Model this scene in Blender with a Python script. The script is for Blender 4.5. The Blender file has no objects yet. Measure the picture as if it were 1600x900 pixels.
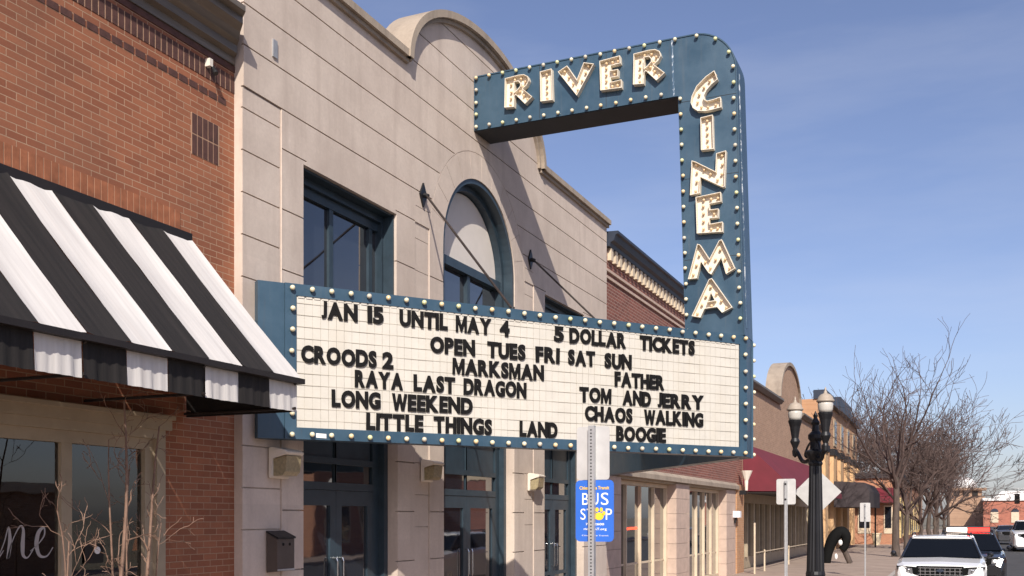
import bpy, bmesh, math, random
from mathutils import Vector, Matrix
R = math.radians
scene = bpy.context.scene
C = scene.collection

# ------------------------------------------------------------------ camera, sky, sun, exposure
YAW = math.atan(700 / 1587)                       # the street runs along +X, the facades stand at y = 7.2
cam = bpy.data.cameras.new('camera'); cam_ob = bpy.data.objects.new('camera', cam); C.objects.link(cam_ob)
cam.sensor_width = 36; cam.lens = 36 * 1587 / 1600
cam.shift_y = 358 / 1600
cam.clip_start = 0.1; cam.clip_end = 5000
cam_ob.location = (0, 0, 2.15); cam_ob.rotation_euler = (R(90), 0, YAW - R(90))
scene.camera = cam_ob

LIGHT = Vector((1, .47, -.78)).normalized()
world = bpy.data.worlds.new('World'); scene.world = world; world.use_nodes = True
wn = world.node_tree; bg = wn.nodes['Background']
sky = wn.nodes.new('ShaderNodeTexSky'); sky.sky_type = 'NISHITA'; sky.sun_disc = False
sky.sun_elevation = math.asin(-LIGHT.z); sky.sun_rotation = math.atan2(-LIGHT.x, -LIGHT.y)
sky.altitude = 300; sky.air_density = 1.0; sky.dust_density = 1.6; sky.ozone_density = 4.0
hs = wn.nodes.new('ShaderNodeHueSaturation'); hs.inputs['Saturation'].default_value = .92      # thin spring haze greys the blue
ml = wn.nodes.new('ShaderNodeMix'); ml.data_type = 'RGBA'; ml.blend_type = 'MULTIPLY'; ml.inputs[0].default_value = 1; ml.inputs[7].default_value = (1.06, .95, 1.02, 1)
wn.links.new(sky.outputs[0], hs.inputs['Color']); wn.links.new(hs.outputs[0], ml.inputs[6]); # faint high cirrus, drawn out sideways
tcw = wn.nodes.new('ShaderNodeTexCoord'); mpw = wn.nodes.new('ShaderNodeMapping'); mpw.inputs['Scale'].default_value = (1.6, 1.6, 9)
nzw = wn.nodes.new('ShaderNodeTexNoise'); nzw.inputs['Scale'].default_value = 1.5; nzw.inputs['Detail'].default_value = 7; nzw.inputs['Roughness'].default_value = .55
rmw = wn.nodes.new('ShaderNodeMapRange'); rmw.inputs[1].default_value = .45; rmw.inputs[2].default_value = .8; rmw.inputs[4].default_value = .17
mcw = wn.nodes.new('ShaderNodeMix'); mcw.data_type = 'RGBA'; mcw.inputs[7].default_value = (6.2, 6.3, 6.9, 1)
wn.links.new(tcw.outputs['Generated'], mpw.inputs[0]); wn.links.new(mpw.outputs[0], nzw.inputs['Vector']); wn.links.new(nzw.outputs[0], rmw.inputs[0])
wn.links.new(rmw.outputs[0], mcw.inputs[0]); wn.links.new(ml.outputs[2], mcw.inputs[6]); wn.links.new(mcw.outputs[2], bg.inputs[0]); bg.inputs[1].default_value = .096
sl = bpy.data.lights.new('sun', 'SUN'); sl.energy = 4.1; sl.angle = R(.5); sl.color = (1, .935, .84)
so = bpy.data.objects.new('sun', sl); C.objects.link(so)
so.location = (-20, -10, 30); so.rotation_euler = LIGHT.to_track_quat('-Z', 'Y').to_euler()
scene.view_settings.view_transform = 'Standard'; scene.view_settings.look = 'None'
scene.view_settings.exposure = .5; scene.view_settings.gamma = 1

# ------------------------------------------------------------------ helpers
def bmn(): return bmesh.new()
def obj(name, bm, mat, parent=None, smooth=False, recalc=True):
    if recalc: bmesh.ops.recalc_face_normals(bm, faces=bm.faces)
    me = bpy.data.meshes.new(name); bm.to_mesh(me); bm.free()
    if smooth: me.polygons.foreach_set('use_smooth', [True] * len(me.polygons))
    o = bpy.data.objects.new(name, me); C.objects.link(o)
    for m in (mat if isinstance(mat, (list, tuple)) else [mat]): me.materials.append(m)
    if parent is not None: attach(o, parent)
    return o
def world_loc(o):
    l = Vector(o.location)
    while o.parent is not None: o = o.parent; l = l + Vector(o.location)
    return l
def attach(o, parent):                            # meshes are modelled in place, the parent sits at its base
    o.parent = parent
    root = parent
    while root.parent is not None: root = root.parent
    if root is parent: o.matrix_parent_inverse = Matrix.Translation(-Vector(parent.location))
    return o
def tag(o, label, cat, group=None, kind=None):
    o['label'] = label; o['category'] = cat
    if group: o['group'] = group
    if kind: o['kind'] = kind
    return o
def thing(name, loc, label, cat, group=None):
    o = bpy.data.objects.new(name, None); C.objects.link(o); o.location = loc; o.empty_display_size = .2
    return tag(o, label, cat, group)
def structure(name, bm, mat):
    o = obj(name, bm, mat); o['kind'] = 'structure'; return o
def copy_thing(root, loc, rotz, scale, label):
    r = root.copy(); C.objects.link(r); r.location = loc; r.rotation_euler = (0, 0, rotz); r.scale = (scale,) * 3
    r['label'] = label
    for ch in list(root.children):
        c = ch.copy(); C.objects.link(c); c.parent = r; c.matrix_parent_inverse = ch.matrix_parent_inverse.copy()
        for g in ch.children:
            d = g.copy(); C.objects.link(d); d.parent = c
    return r

def box(bm, x0, x1, y0, y1, z0, z1, M=None):
    co = [(x0, y0, z0), (x1, y0, z0), (x1, y1, z0), (x0, y1, z0), (x0, y0, z1), (x1, y0, z1), (x1, y1, z1), (x0, y1, z1)]
    v = [bm.verts.new(M @ Vector(p) if M else p) for p in co]
    for f in ((3, 2, 1, 0), (4, 5, 6, 7), (0, 1, 5, 4), (1, 2, 6, 5), (2, 3, 7, 6), (3, 0, 4, 7)): bm.faces.new([v[i] for i in f])
    return v
def prism(bm, pts, fn, d0, d1):
    """polygon pts (u, v) extruded from depth d0 to d1; fn(u, v, d) -> point"""
    a = [bm.verts.new(fn(u, v, d0)) for u, v in pts]; b = [bm.verts.new(fn(u, v, d1)) for u, v in pts]
    n = len(pts)
    bm.faces.new(a); bm.faces.new(b[::-1])
    for i in range(n): bm.faces.new((a[i], b[i], b[(i + 1) % n], a[(i + 1) % n]))
XZ = lambda u, v, d: Vector((u, d, v))            # facades: depth is y
YZ = lambda u, v, d: Vector((d, u, v))            # end walls: depth is x
def tube(bm, pts, rad, n=6, cap=True):
    pts = [Vector(p) for p in pts]
    if not isinstance(rad, (list, tuple)): rad = [rad] * len(pts)
    rings = []; up = None
    for i, p in enumerate(pts):
        d = (pts[min(i + 1, len(pts) - 1)] - pts[max(i - 1, 0)])
        if d.length < 1e-9: d = Vector((0, 0, 1))
        d.normalize()
        if up is None:
            up = d.orthogonal().normalized()
        up = (up - d * up.dot(d))
        if up.length < 1e-6: up = d.orthogonal()
        up.normalize(); s = d.cross(up)
        rings.append([bm.verts.new(p + (up * math.cos(2 * math.pi * k / n) + s * math.sin(2 * math.pi * k / n)) * rad[i]) for k in range(n)])
    for a, b in zip(rings, rings[1:]):
        for k in range(n): bm.faces.new((a[k], a[(k + 1) % n], b[(k + 1) % n], b[k]))
    if cap: bm.faces.new(rings[0][::-1]); bm.faces.new(rings[-1])
def lathe(bm, prof, at=(0, 0, 0), n=16, M=None):
    """prof: list of (radius, height)"""
    at = Vector(at); rings = []
    for r, h in prof:
        ring = []
        for k in range(n):
            p = Vector((r * math.cos(2 * math.pi * k / n), r * math.sin(2 * math.pi * k / n), h))
            if M: p = M @ p
            ring.append(bm.verts.new(p + at))
        rings.append(ring)
    for a, b in zip(rings, rings[1:]):
        for k in range(n): bm.faces.new((a[k], a[(k + 1) % n], b[(k + 1) % n], b[k]))
    if prof[0][0] > 1e-4: bm.faces.new(rings[0][::-1])
    if prof[-1][0] > 1e-4: bm.faces.new(rings[-1])
def sphere(bm, c, r, sz=1, n=10, m=7):
    prof = [(max(r * math.sin(math.pi * i / m), 1e-5), -r * sz * math.cos(math.pi * i / m)) for i in range(m + 1)]
    lathe(bm, prof, c, n)
def ribbon(bm, loop, fn, d0, d1, th, closed=True):
    """upright strip of thickness th that follows a loop (inside of the loop)"""
    n = len(loop)
    ar = sum(loop[i][0] * loop[(i + 1) % n][1] - loop[(i + 1) % n][0] * loop[i][1] for i in range(n))
    sg = 1 if ar > 0 else -1
    P = [Vector(p) for p in loop]; inner = []
    for i in range(n):
        e0 = (P[i] - P[i - 1]).normalized(); e1 = (P[(i + 1) % n] - P[i]).normalized()
        n0 = Vector((-e0.y, e0.x)) * sg; n1 = Vector((-e1.y, e1.x)) * sg
        m = (n0 + n1); m = m / max(m.length_squared / 2, .35)
        inner.append(P[i] + m * th)
    for i in range(n):
        j = (i + 1) % n
        q = [P[i], P[j], inner[j], inner[i]]
        a = [bm.verts.new(fn(p.x, p.y, d0)) for p in q]; b = [bm.verts.new(fn(p.x, p.y, d1)) for p in q]
        bm.faces.new(b); bm.faces.new((a[0], a[1], b[1], b[0])); bm.faces.new((a[2], a[3], b[3], b[2]))
def boolean(bm, cutters):
    bmesh.ops.recalc_face_normals(bm, faces=bm.faces)
    me = bpy.data.meshes.new('t'); bm.to_mesh(me); bm.free()
    o = bpy.data.objects.new('t', me); C.objects.link(o); tmp = []
    for cb in cutters:
        bmesh.ops.recalc_face_normals(cb, faces=cb.faces)
        cm = bpy.data.meshes.new('c'); cb.to_mesh(cm); cb.free()
        co = bpy.data.objects.new('c', cm); C.objects.link(co); tmp.append(co)
        md = o.modifiers.new('b', 'BOOLEAN'); md.operation = 'DIFFERENCE'; md.solver = 'EXACT'; md.object = co; md.use_self = True
    dg = bpy.context.evaluated_depsgraph_get(); dg.update()
    res = bpy.data.meshes.new_from_object(o.evaluated_get(dg))
    out = bmesh.new(); out.from_mesh(res)
    for t in tmp: m = t.data; bpy.data.objects.remove(t); bpy.data.meshes.remove(m)
    bpy.data.objects.remove(o); bpy.data.meshes.remove(me); bpy.data.meshes.remove(res)
    return out
def text_mesh(s, bold=0., extrude=.0, res=4):
    """flat letters as a bmesh in x-y; returns bm and bounds"""
    cu = bpy.data.curves.new('t', 'FONT'); cu.body = s; cu.offset = bold; cu.extrude = extrude; cu.resolution_u = res
    o = bpy.data.objects.new('t', cu); C.objects.link(o)
    dg = bpy.context.evaluated_depsgraph_get(); dg.update()
    me = bpy.data.meshes.new_from_object(o.evaluated_get(dg))
    bm = bmesh.new(); bm.from_mesh(me)
    bpy.data.objects.remove(o); bpy.data.curves.remove(cu); bpy.data.meshes.remove(me)
    xs = [v.co.x for v in bm.verts]; ys = [v.co.y for v in bm.verts]
    return bm, (min(xs), max(xs), min(ys), max(ys))
def text_into(bm, s, fn, u0, u1, v0, v1, d, th=.002, bold=.0):
    """text fitted to the rectangle u0..u1, v0..v1 of the frame fn"""
    t, (a, b, c_, e) = text_mesh(s, bold, .5)
    mp = {}
    for v in t.verts:
        mp[v] = bm.verts.new(fn(u0 + (v.co.x - a) / (b - a) * (u1 - u0), v0 + (v.co.y - c_) / (e - c_) * (v1 - v0), d - (v.co.z + .5) * th))
    for f in t.faces:
        try: bm.faces.new([mp[v] for v in f.verts])
        except ValueError: pass
    t.free()

# ------------------------------------------------------------------ materials
def nodes(name):
    m = bpy.data.materials.new(name); m.use_nodes = True
    nt = m.node_tree; return m, nt, nt.nodes['Principled BSDF'], nt.nodes.new, nt.links.new
def mapped(nt, scale, rot=None):
    tc = nt.nodes.new('ShaderNodeTexCoord'); mp = nt.nodes.new('ShaderNodeMapping')
    mp.inputs['Scale'].default_value = scale
    nt.links.new(tc.outputs['Object'], mp.inputs[0]); return mp.outputs[0]
def mix(nt, fac, a, b, mode='MIX'):
    n = nt.nodes.new('ShaderNodeMix'); n.data_type = 'RGBA'; n.blend_type = mode
    for sock, val in ((n.inputs[0], fac), (n.inputs[6], a), (n.inputs[7], b)):
        if hasattr(val, 'links'): nt.links.new(val, sock)
        elif isinstance(val, (int, float)): sock.default_value = val
        else: sock.default_value = (*val[:3], 1)
    return n.outputs[2]
def ramp(nt, src, p0, p1, lo=0., hi=1.):
    n = nt.nodes.new('ShaderNodeMapRange'); n.inputs[1].default_value = p0; n.inputs[2].default_value = p1
    n.inputs[3].default_value = lo; n.inputs[4].default_value = hi
    nt.links.new(src, n.inputs[0]); return n.outputs[0]
def noise(nt, vec, scale, detail=6, rough=.6):
    n = nt.nodes.new('ShaderNodeTexNoise'); n.inputs['Scale'].default_value = scale
    n.inputs['Detail'].default_value = detail; n.inputs['Roughness'].default_value = rough
    nt.links.new(vec, n.inputs['Vector']); return n.outputs[0]
def bump(nt, bs, src, strength, dist=.01):
    b = nt.nodes.new('ShaderNodeBump'); b.inputs['Strength'].default_value = strength; b.inputs['Distance'].default_value = dist
    nt.links.new(src, b.inputs['Height']); nt.links.new(b.outputs[0], bs.inputs['Normal'])
def plain(name, col, rough=.6, metal=0., var=.18, scale=3., bmp=.0, stretch=(1, 1, 1), coat=0., spec=.5, dirt=None, dirt_amt=.5):
    m, nt, bs, N, L = nodes(name)
    v = mapped(nt, stretch)
    f = noise(nt, v, scale)
    lo = [c * (1 - var) for c in col]; hi = [min(1, c * (1 + var)) for c in col]
    c_ = mix(nt, ramp(nt, f, .3, .7), lo, hi)
    if dirt:
        f2 = noise(nt, mapped(nt, (stretch[0] * .9, stretch[1] * .9, stretch[2] * .25)), scale * .7, 8, .7)
        c_ = mix(nt, ramp(nt, f2, .5, .75, 0, dirt_amt), c_, dirt)
    L(c_, bs.inputs['Base Color'])
    bs.inputs['Roughness'].default_value = rough; bs.inputs['Metallic'].default_value = metal
    bs.inputs['Coat Weight'].default_value = coat; bs.inputs['Specular IOR Level'].default_value = spec
    if bmp: bump(nt, bs, noise(nt, v, scale * 8, 4), bmp)
    return m
def brick(name, c1, c2, mortar, bw=.203, bh=.0677, ms=.006, axis='x', rough=.85, var=.25, dirt=(.1, .07, .05)):
    m, nt, bs, N, L = nodes(name)
    tc = N('ShaderNodeTexCoord'); sp = N('ShaderNodeSeparateXYZ'); cb = N('ShaderNodeCombineXYZ')
    L(tc.outputs['Object'], sp.inputs[0]); L(sp.outputs['X' if axis == 'x' else 'Y'], cb.inputs[0]); L(sp.outputs['Z'], cb.inputs[1])
    b = N('ShaderNodeTexBrick'); b.inputs['Scale'].default_value = 1; b.offset = .5
    b.inputs['Brick Width'].default_value = bw; b.inputs['Row Height'].default_value = bh
    b.inputs['Mortar Size'].default_value = ms; b.inputs['Mortar Smooth'].default_value = .15; b.inputs['Bias'].default_value = 0
    b.inputs['Color1'].default_value = (*c1, 1); b.inputs['Color2'].default_value = (*c2, 1); b.inputs['Mortar'].default_value = (*mortar, 1)
    L(cb.outputs[0], b.inputs['Vector'])
    f = noise(nt, tc.outputs['Object'], 1.3, 8, .65)
    g = noise(nt, tc.outputs['Object'], 45, 3, .6)
    c_ = mix(nt, ramp(nt, f, .3, .75, 0, var), b.outputs['Color'], dirt)
    c_ = mix(nt, ramp(nt, g, .3, .7, .0, .28), c_, (.75, .55, .42), 'MULTIPLY')
    L(c_, bs.inputs['Base Color']); bs.inputs['Roughness'].default_value = rough
    bump(nt, bs, ramp(nt, b.outputs['Fac'], 0, 1, 1, 0), .6, .006)
    return m
def glass(name, tint=(.012, .014, .016), rough=.02, spec=.6):
    m, nt, bs, N, L = nodes(name)
    v = mapped(nt, (1, 1, 1))
    bs.inputs['Base Color'].default_value = (*tint, 1); bs.inputs['Roughness'].default_value = rough
    bs.inputs['Specular IOR Level'].default_value = spec; bs.inputs['Coat Weight'].default_value = .9 if spec > .9 else 0
    bump(nt, bs, noise(nt, v, 1.4, 2, .5), .12, .02)
    return m
def clear_glass(name):
    m, nt, bs, N, L = nodes(name)
    tr = N('ShaderNodeBsdfTransparent'); tr.inputs[0].default_value = (.72, .76, .76, 1)
    gl = N('ShaderNodeBsdfGlossy'); gl.inputs['Roughness'].default_value = .015
    fr = N('ShaderNodeFresnel'); fr.inputs[0].default_value = 2.3
    bp = N('ShaderNodeBump'); bp.inputs['Strength'].default_value = .1; bp.inputs['Distance'].default_value = .02
    L(noise(nt, mapped(nt, (1, 1, 1)), 1.2, 2, .5), bp.inputs['Height']); L(bp.outputs[0], gl.inputs['Normal'])
    mx = N('ShaderNodeMixShader'); L(fr.outputs[0], mx.inputs[0]); L(tr.outputs[0], mx.inputs[1]); L(gl.outputs[0], mx.inputs[2])
    L(mx.outputs[0], nt.nodes['Material Output'].inputs[0]); return m
def emit(name, col, s):
    m, nt, bs, N, L = nodes(name)
    bs.inputs['Base Color'].default_value = (*col, 1); bs.inputs['Emission Color'].default_value = (*col, 1); bs.inputs['Emission Strength'].default_value = s
    return m
def concrete_mat(name, a, b, stain, amt=.45):
    m, nt, bs, N, L = nodes(name)
    v = mapped(nt, (1, 1, 1))
    f = noise(nt, v, .9, 8, .65); g = noise(nt, v, 26, 5, .7)
    s1 = noise(nt, mapped(nt, (1.9, 1.9, .22)), 1.6, 8, .7)
    c_ = mix(nt, ramp(nt, f, .36, .62), a, b)
    c_ = mix(nt, ramp(nt, s1, .48, .68, 0, amt), c_, stain)
    c_ = mix(nt, ramp(nt, g, .35, .7, 0, .25), c_, [x * .72 for x in a])
    sp = N('ShaderNodeSeparateXYZ'); L(v, sp.inputs[0]); cb = N('ShaderNodeCombineXYZ')      # each block cast from a slightly different batch
    for i_, ax_, sz_, of_ in ((0, 'X', 1.31, .3), (1, 'Z', .46, .01)):
        m1 = N('ShaderNodeMath'); m1.operation = 'MULTIPLY_ADD'; m1.inputs[1].default_value = 1 / sz_; m1.inputs[2].default_value = of_; L(sp.outputs[ax_], m1.inputs[0])
        m2 = N('ShaderNodeMath'); m2.operation = 'FLOOR'; L(m1.outputs[0], m2.inputs[0]); L(m2.outputs[0], cb.inputs[i_])
    wnz = N('ShaderNodeTexWhiteNoise'); L(cb.outputs[0], wnz.inputs['Vector'])
    c_ = mix(nt, ramp(nt, wnz.outputs['Value'], 0, 1, 0, .2), c_, [x * .6 for x in b])
    L(c_, bs.inputs['Base Color']); bs.inputs['Roughness'].default_value = .88
    bump(nt, bs, g, .25, .006); return m

M = {}
M['brick'] = brick('orange red brick', (.275, .09, .042), (.385, .142, .068), (.46, .29, .185), ms=.0045, var=.4)
M['brick_dark'] = plain('dark brown brick', (.085, .036, .028), .8, var=.35, scale=9, bmp=.2)
M['mortar'] = plain('mortar', (.44, .27, .17), .9)
M['brick_two'] = brick('deep red brick', (.17, .05, .038), (.27, .085, .06), (.36, .25, .2), .215, .075, .008)
M['brick_tan'] = brick('tan brick', (.36, .22, .14), (.46, .29, .19), (.45, .35, .27), .22, .08, .006)
M['brick_orange'] = brick('orange brick', (.44, .23, .115), (.54, .30, .16), (.5, .36, .24), .22, .08, .006)
M['brick_end'] = brick('orange brick end', (.38, .16, .09), (.48, .22, .12), (.5, .36, .26), .22, .08, .006, axis='y')
M['brick_far'] = brick('far red brick', (.36, .12, .08), (.45, .16, .1), (.4, .24, .19), .5, .2, .01, axis='y')
M['stone'] = concrete_mat('cast stone', (.53, .435, .365), (.65, .545, .46), (.40, .315, .26))
M['stone_joint'] = plain('stone joint', (.09, .065, .05), .95)
M['coping'] = concrete_mat('coping stone', (.31, .25, .195), (.40, .325, .25), (.18, .14, .11), .6)
M['cornice'] = plain('dark bronze cornice metal', (.17, .14, .11), .45, .3, var=.3, scale=2, stretch=(.4, 1, 6))
M['ochre'] = plain('ochre stucco', (.56, .36, .19), .85, var=.1)
M['navy'] = plain('navy painted metal', (.018, .026, .045), .5, var=.25)
M['cream'] = plain('cream paint', (.58, .47, .34), .6, var=.1)
M['teal'] = plain('teal window paint', (.026, .044, .06), .42, var=.2, scale=4)
def weathered_blue():
    m, nt, bs, N, L = nodes('blue sign enamel')
    v = mapped(nt, (1, 1, 1)); f = noise(nt, v, 2.2, 7, .65)
    c_ = mix(nt, ramp(nt, f, .3, .7), (.026, .06, .094), (.04, .084, .128))
    st = noise(nt, mapped(nt, (9, 9, .5)), 1.4, 6, .65)
    c_ = mix(nt, ramp(nt, st, .56, .74, 0, .4), c_, (.085, .105, .12))
    st2 = noise(nt, mapped(nt, (5, 5, .35)), 2.9, 6, .6)
    c_ = mix(nt, ramp(nt, st2, .62, .76, 0, .35), c_, (.075, .055, .04))
    L(c_, bs.inputs['Base Color']); L(ramp(nt, f, .3, .7, .3, .5), bs.inputs['Roughness'])
    bump(nt, bs, noise(nt, v, 2.6, 2, .4), .35, .02); return m
M['blue'] = weathered_blue()
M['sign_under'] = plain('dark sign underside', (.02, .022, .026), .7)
M['board'] = plain('milky letter board plastic', (.56, .525, .46), .45, var=.05, scale=5, dirt=(.52, .45, .34), dirt_amt=.35)
M['seam'] = plain('board seam', (.5, .47, .41), .6)
M['rail'] = plain('letter rail', (.46, .42, .35), .5)
M['black'] = plain('black plastic letters', (.006, .0055, .0055), .75, spec=.2)
M['bulb'] = plain('frosted bulb', (.76, .68, .47), .25, var=.06, coat=.3)
M['bulb_amber'] = plain('yellowed bulb', (.78, .60, .34), .25, var=.06, coat=.3)
M['bulb_green'] = plain('greenish bulb', (.66, .66, .36), .25, var=.06, coat=.3)
M['bulb_dull'] = plain('dusty bulb', (.55, .50, .40), .5, var=.1)
M['letter_bulb'] = plain('amber bulb', (.66, .47, .28), .3, var=.15)
M['channel'] = plain('cream channel letter enamel', (.74, .66, .53), .5, var=.05, scale=9, dirt=(.55, .4, .26), dirt_amt=.25)
M['soot'] = plain('matt black', (.006, .006, .006), .85, spec=.15)
M['iron'] = plain('black iron', (.014, .014, .016), .45, .3, var=.3)
M['rust'] = plain('weathered steel rod', (.045, .034, .03), .6, .4, var=.35, scale=14)
M['awn_black'] = plain('black awning canvas', (.012, .0095, .0085), .8, var=.6, scale=1.5, stretch=(16, .5, .5), bmp=.15)
M['awn_white'] = plain('white awning canvas', (.60, .57, .54), .7, var=.09, scale=2, stretch=(16, .5, .5), bmp=.1, dirt=(.52, .46, .42), dirt_amt=.45)
M['awn_bar'] = plain('awning bar', (.022, .017, .015), .5, .3)
M['tan_frame'] = plain('tan painted window frame', (.36, .29, .2), .55, var=.12, scale=3)
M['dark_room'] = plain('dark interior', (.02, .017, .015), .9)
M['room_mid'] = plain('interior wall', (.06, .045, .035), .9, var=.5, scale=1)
M['glass'] = glass('dark window glass', (.012, .015, .022), .02, 1.0)
M['clear'] = clear_glass('clear window glass')
M['fan'] = plain('pale fanlight panel', (.66, .6, .54), .6, var=.05)
M['script'] = plain('faded script vinyl', (.4, .37, .36), .6, var=.1)
M['white_vinyl'] = plain('white vinyl', (.8, .78, .76), .5, var=.05)
M['lamp_body'] = plain('almond lamp housing', (.70, .63, .54), .5, var=.08)
M['lens'] = plain('prismatic lamp lens', (.30, .25, .15), .2, var=.25, scale=30)
M['bark'] = plain('grey brown bark', (.085, .062, .05), .9, var=.4, scale=8, stretch=(1, 1, .3), bmp=.4)
M['twig'] = plain('bare twigs', (.08, .052, .044), .9, var=.3)
M['shrub'] = plain('orange brown shrub bark', (.19, .115, .08), .75, var=.4, scale=9, bmp=.3)
M['galv'] = plain('galvanised steel', (.42, .42, .42), .5, .5, var=.12, scale=14)
M['sign_back'] = plain('bare aluminium sign back', (.58, .57, .55), .45, .35, var=.08, scale=8, stretch=(3, 1, 1))
M['bus_blue'] = plain('bus sign blue', (.028, .135, .56), .45, var=.04)
M['sign_white'] = plain('sign white', (.8, .82, .86), .5, var=.02)
M['sign_yellow'] = plain('sign yellow', (.85, .55, .04), .5, var=.03)
M['maroon'] = plain('maroon canvas', (.13, .012, .022), .75, var=.15, scale=2)
M['brown_canvas'] = plain('dark brown canvas', (.04, .03, .032), .8, var=.2)
M['pink'] = plain('rosy block pilaster', (.48, .36, .29), .85, var=.12, scale=4, bmp=.2)
M['red_neon'] = emit('red neon', (1, .05, .02), 3)
M['asphalt'] = plain('asphalt', (.055, .053, .054), .9, var=.25, scale=1.2, bmp=.3)
M['walk'] = plain('brownish concrete walk', (.33, .25, .2), .9, var=.15, scale=1.1, bmp=.2, dirt=(.2, .13, .1))
M['kerb'] = plain('kerb concrete', (.4, .36, .32), .9, var=.15)
M['earth'] = plain('pale earth', (.16, .14, .1), .95, var=.3, scale=.05)
M['white_paint'] = plain('white car paint', (.78, .77, .76), .22, var=.02, coat=.6)
M['black_paint'] = plain('black car paint', (.012, .012, .014), .2, var=.05, coat=.6)
M['grey_paint'] = plain('dark grey car paint', (.05, .05, .055), .25, var=.05, coat=.6)
M['tyre'] = plain('tyre rubber', (.02, .02, .02), .9)
M['car_glass'] = glass('car glass', (.005, .006, .008), .05, .18)
M['chrome'] = plain('chrome', (.6, .6, .6), .2, 1., var=.05)
M['headlamp'] = plain('headlamp lens', (.2, .2, .21), .12, var=.1, coat=.5)
M['lit_lamp'] = emit('lit headlamp', (1, .85, .66), 2)
M['red_light'] = emit('red light bar', (1, .03, .02), 2.2)
M['white_strobe'] = emit('white strobe', (1, .86, .74), 1.1)
M['globe'] = plain('frosted lamp globe', (.5, .47, .42), .3, var=.08, coat=.2)
M['globe_cap'] = plain('tan lamp cap', (.36, .30, .24), .5, var=.1)
M['pot'] = plain('cream pot', (.65, .55, .38), .7)
M['roof'] = plain('white membrane roof', (.7, .68, .66), .7)
M['foliage'] = plain('dark evergreen planting', (.03, .05, .02), .9, var=.4)

# ------------------------------------------------------------------ setting
b = bmn(); box(b, -900, 2600, -1500, 1500, -.5, -.02); structure('ground', b, M['earth'])
b = bmn(); box(b, -60, 700, -11.5, 2.1, -.3, 0); structure('road', b, M['asphalt'])
b = bmn()
for i in range(-6, 60):                            # paving slabs with real joints
    x0 = i * 3.0
    box(b, x0 + .006, x0 + 2.994, 2.255, 4.7, -.2, .15); box(b, x0 + .006, x0 + 2.994, 4.712, 7.6, -.2, .15)
structure('sidewalk', b, M['walk'])
b = bmn(); box(b, -60, 700, 2.1, 2.25, -.3, .152); structure('kerb', b, M['kerb'])
b = bmn(); box(b, -60, 700, -15, -11.5, -.3, .15); structure('far_sidewalk', b, M['walk'])

# ------------------------------------------------------------------ left brick shop
YB = 7.33
shop = thing('brick_shop', (3, YB, 0), 'orange brick shop building with dark brick bands above a striped awning', 'shop')
wb = bmn(); box(wb, -6, 9.02, YB, YB + .3, 0, 7.16)
cut = bmn(); box(cut, 2.2, 7.93, YB - .2, YB + .6, .55, 3.05)
obj('wall', boolean(wb, [cut]), M['brick'], shop)
b = bmn(); box(b, -6, 9.02, YB + 1.2, YB + 12, 0, 7.0); obj('roof_block', b, M['mortar'], shop)
b = bmn(); box(b, -6, 9.0, YB + .32, YB + 1.19, 6.98, 7.1); obj('roof_deck', b, M['cornice'], shop)
prof = [(YB + .3, 7.12), (YB - .03, 7.12), (YB - .03, 7.2), (YB - .1, 7.22), (YB - .1, 7.3), (YB - .16, 7.33), (YB - .2, 7.4), (YB - .28, 7.45), (YB - .28, 7.52), (YB - .36, 7.54), (YB - .36, 7.6), (YB + .3, 7.62)]
b = bmn(); prism(b, prof, YZ, -6, 9.0)
for v in b.verts:                                  # the cornice ends in a mitred return short of the cinema
    if v.co.x > 8: v.co.x = 9.015 - max(0, YB - v.co.y) * .7
obj('cornice', b, M['cornice'], shop)
b = bmn(); box(b, -6, 9.02, YB - .012, YB + .05, 7.05, 7.118); obj('frieze_board', b, M['brick_dark'], shop)
# soldier course, header course, and the brick vent, each brick 6 mm proud of the wall
b = bmn(); x = -5.95
while x < 8.98: box(b, x, x + .066, YB - .006, YB + .05, 6.82, 7.0); x += .081
obj('soldier_course', b, M['brick_dark'], shop)
b = bmn(); x = -5.95
while x < 8.8: box(b, x, x + .125, YB - .006, YB + .05, 6.64, 6.705); x += .15
obj('header_course', b, M['brick_dark'], shop)
b = bmn()
for k in range(5):
    for z0 in (5.945, 6.165): box(b, 8.345 + k * .083, 8.345 + k * .083 + .07, YB - .006, YB + .05, z0, z0 + .205)
obj('brick_vent', b, M['brick_dark'], shop)
b = bmn(); x = 2.1
while x < 8.1: box(b, x, x + .07, YB - .006, YB + .05, 5.1, 5.29); x += .081
lint = plain('lintel brick', (.31, .11, .05), .85, var=.3, scale=6, bmp=.2)
obj('lintel_course', b, lint, shop)
b = bmn(); box(b, 2.1, 8.1, YB - .003, YB + .04, 5.1, 5.29); box(b, -5.95, 8.97, YB - .003, YB + .04, 6.82, 7.0); box(b, 8.335, 8.77, YB - .003, YB + .04, 5.94, 6.375); obj('mortar_bed', b, M['mortar'], shop)
# display window
FY = YB - .03
b = bmn(); ribbon(b, [(2.2, .55), (7.93, .55), (7.93, 3.05), (2.2, 3.05)], lambda u, v, d: Vector((u, d, v)), YB + .12, FY, .12)
ribbon(b, [(2.32, .67), (7.81, .67), (7.81, 2.93), (2.32, 2.93)], lambda u, v, d: Vector((u, d, v)), YB + .12, FY + .05, .11)
win = obj('display_window', b, M['tan_frame'], shop)
b = bmn(); box(b, 2.15, 7.98, YB - .07, YB - .032, 3.02, 3.12); box(b, 2.15, 7.98, YB - .12, YB - .032, 3.12, 3.16); obj('window_head', b, M['tan_frame'], win)
for x in (4.7, 6.69):
    b = bmn(); box(b, x, x + .12, FY + .06, YB + .1, .78, 2.82); obj('mullion', b, M['tan_frame'], win)
for x0, x1 in ((2.43, 4.7), (4.82, 6.69), (6.81, 7.7)):
    b = bmn(); box(b, x0, x1, YB + .07, YB + .078, .78, 2.82); obj('pane', b, M['clear'], win)
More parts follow.
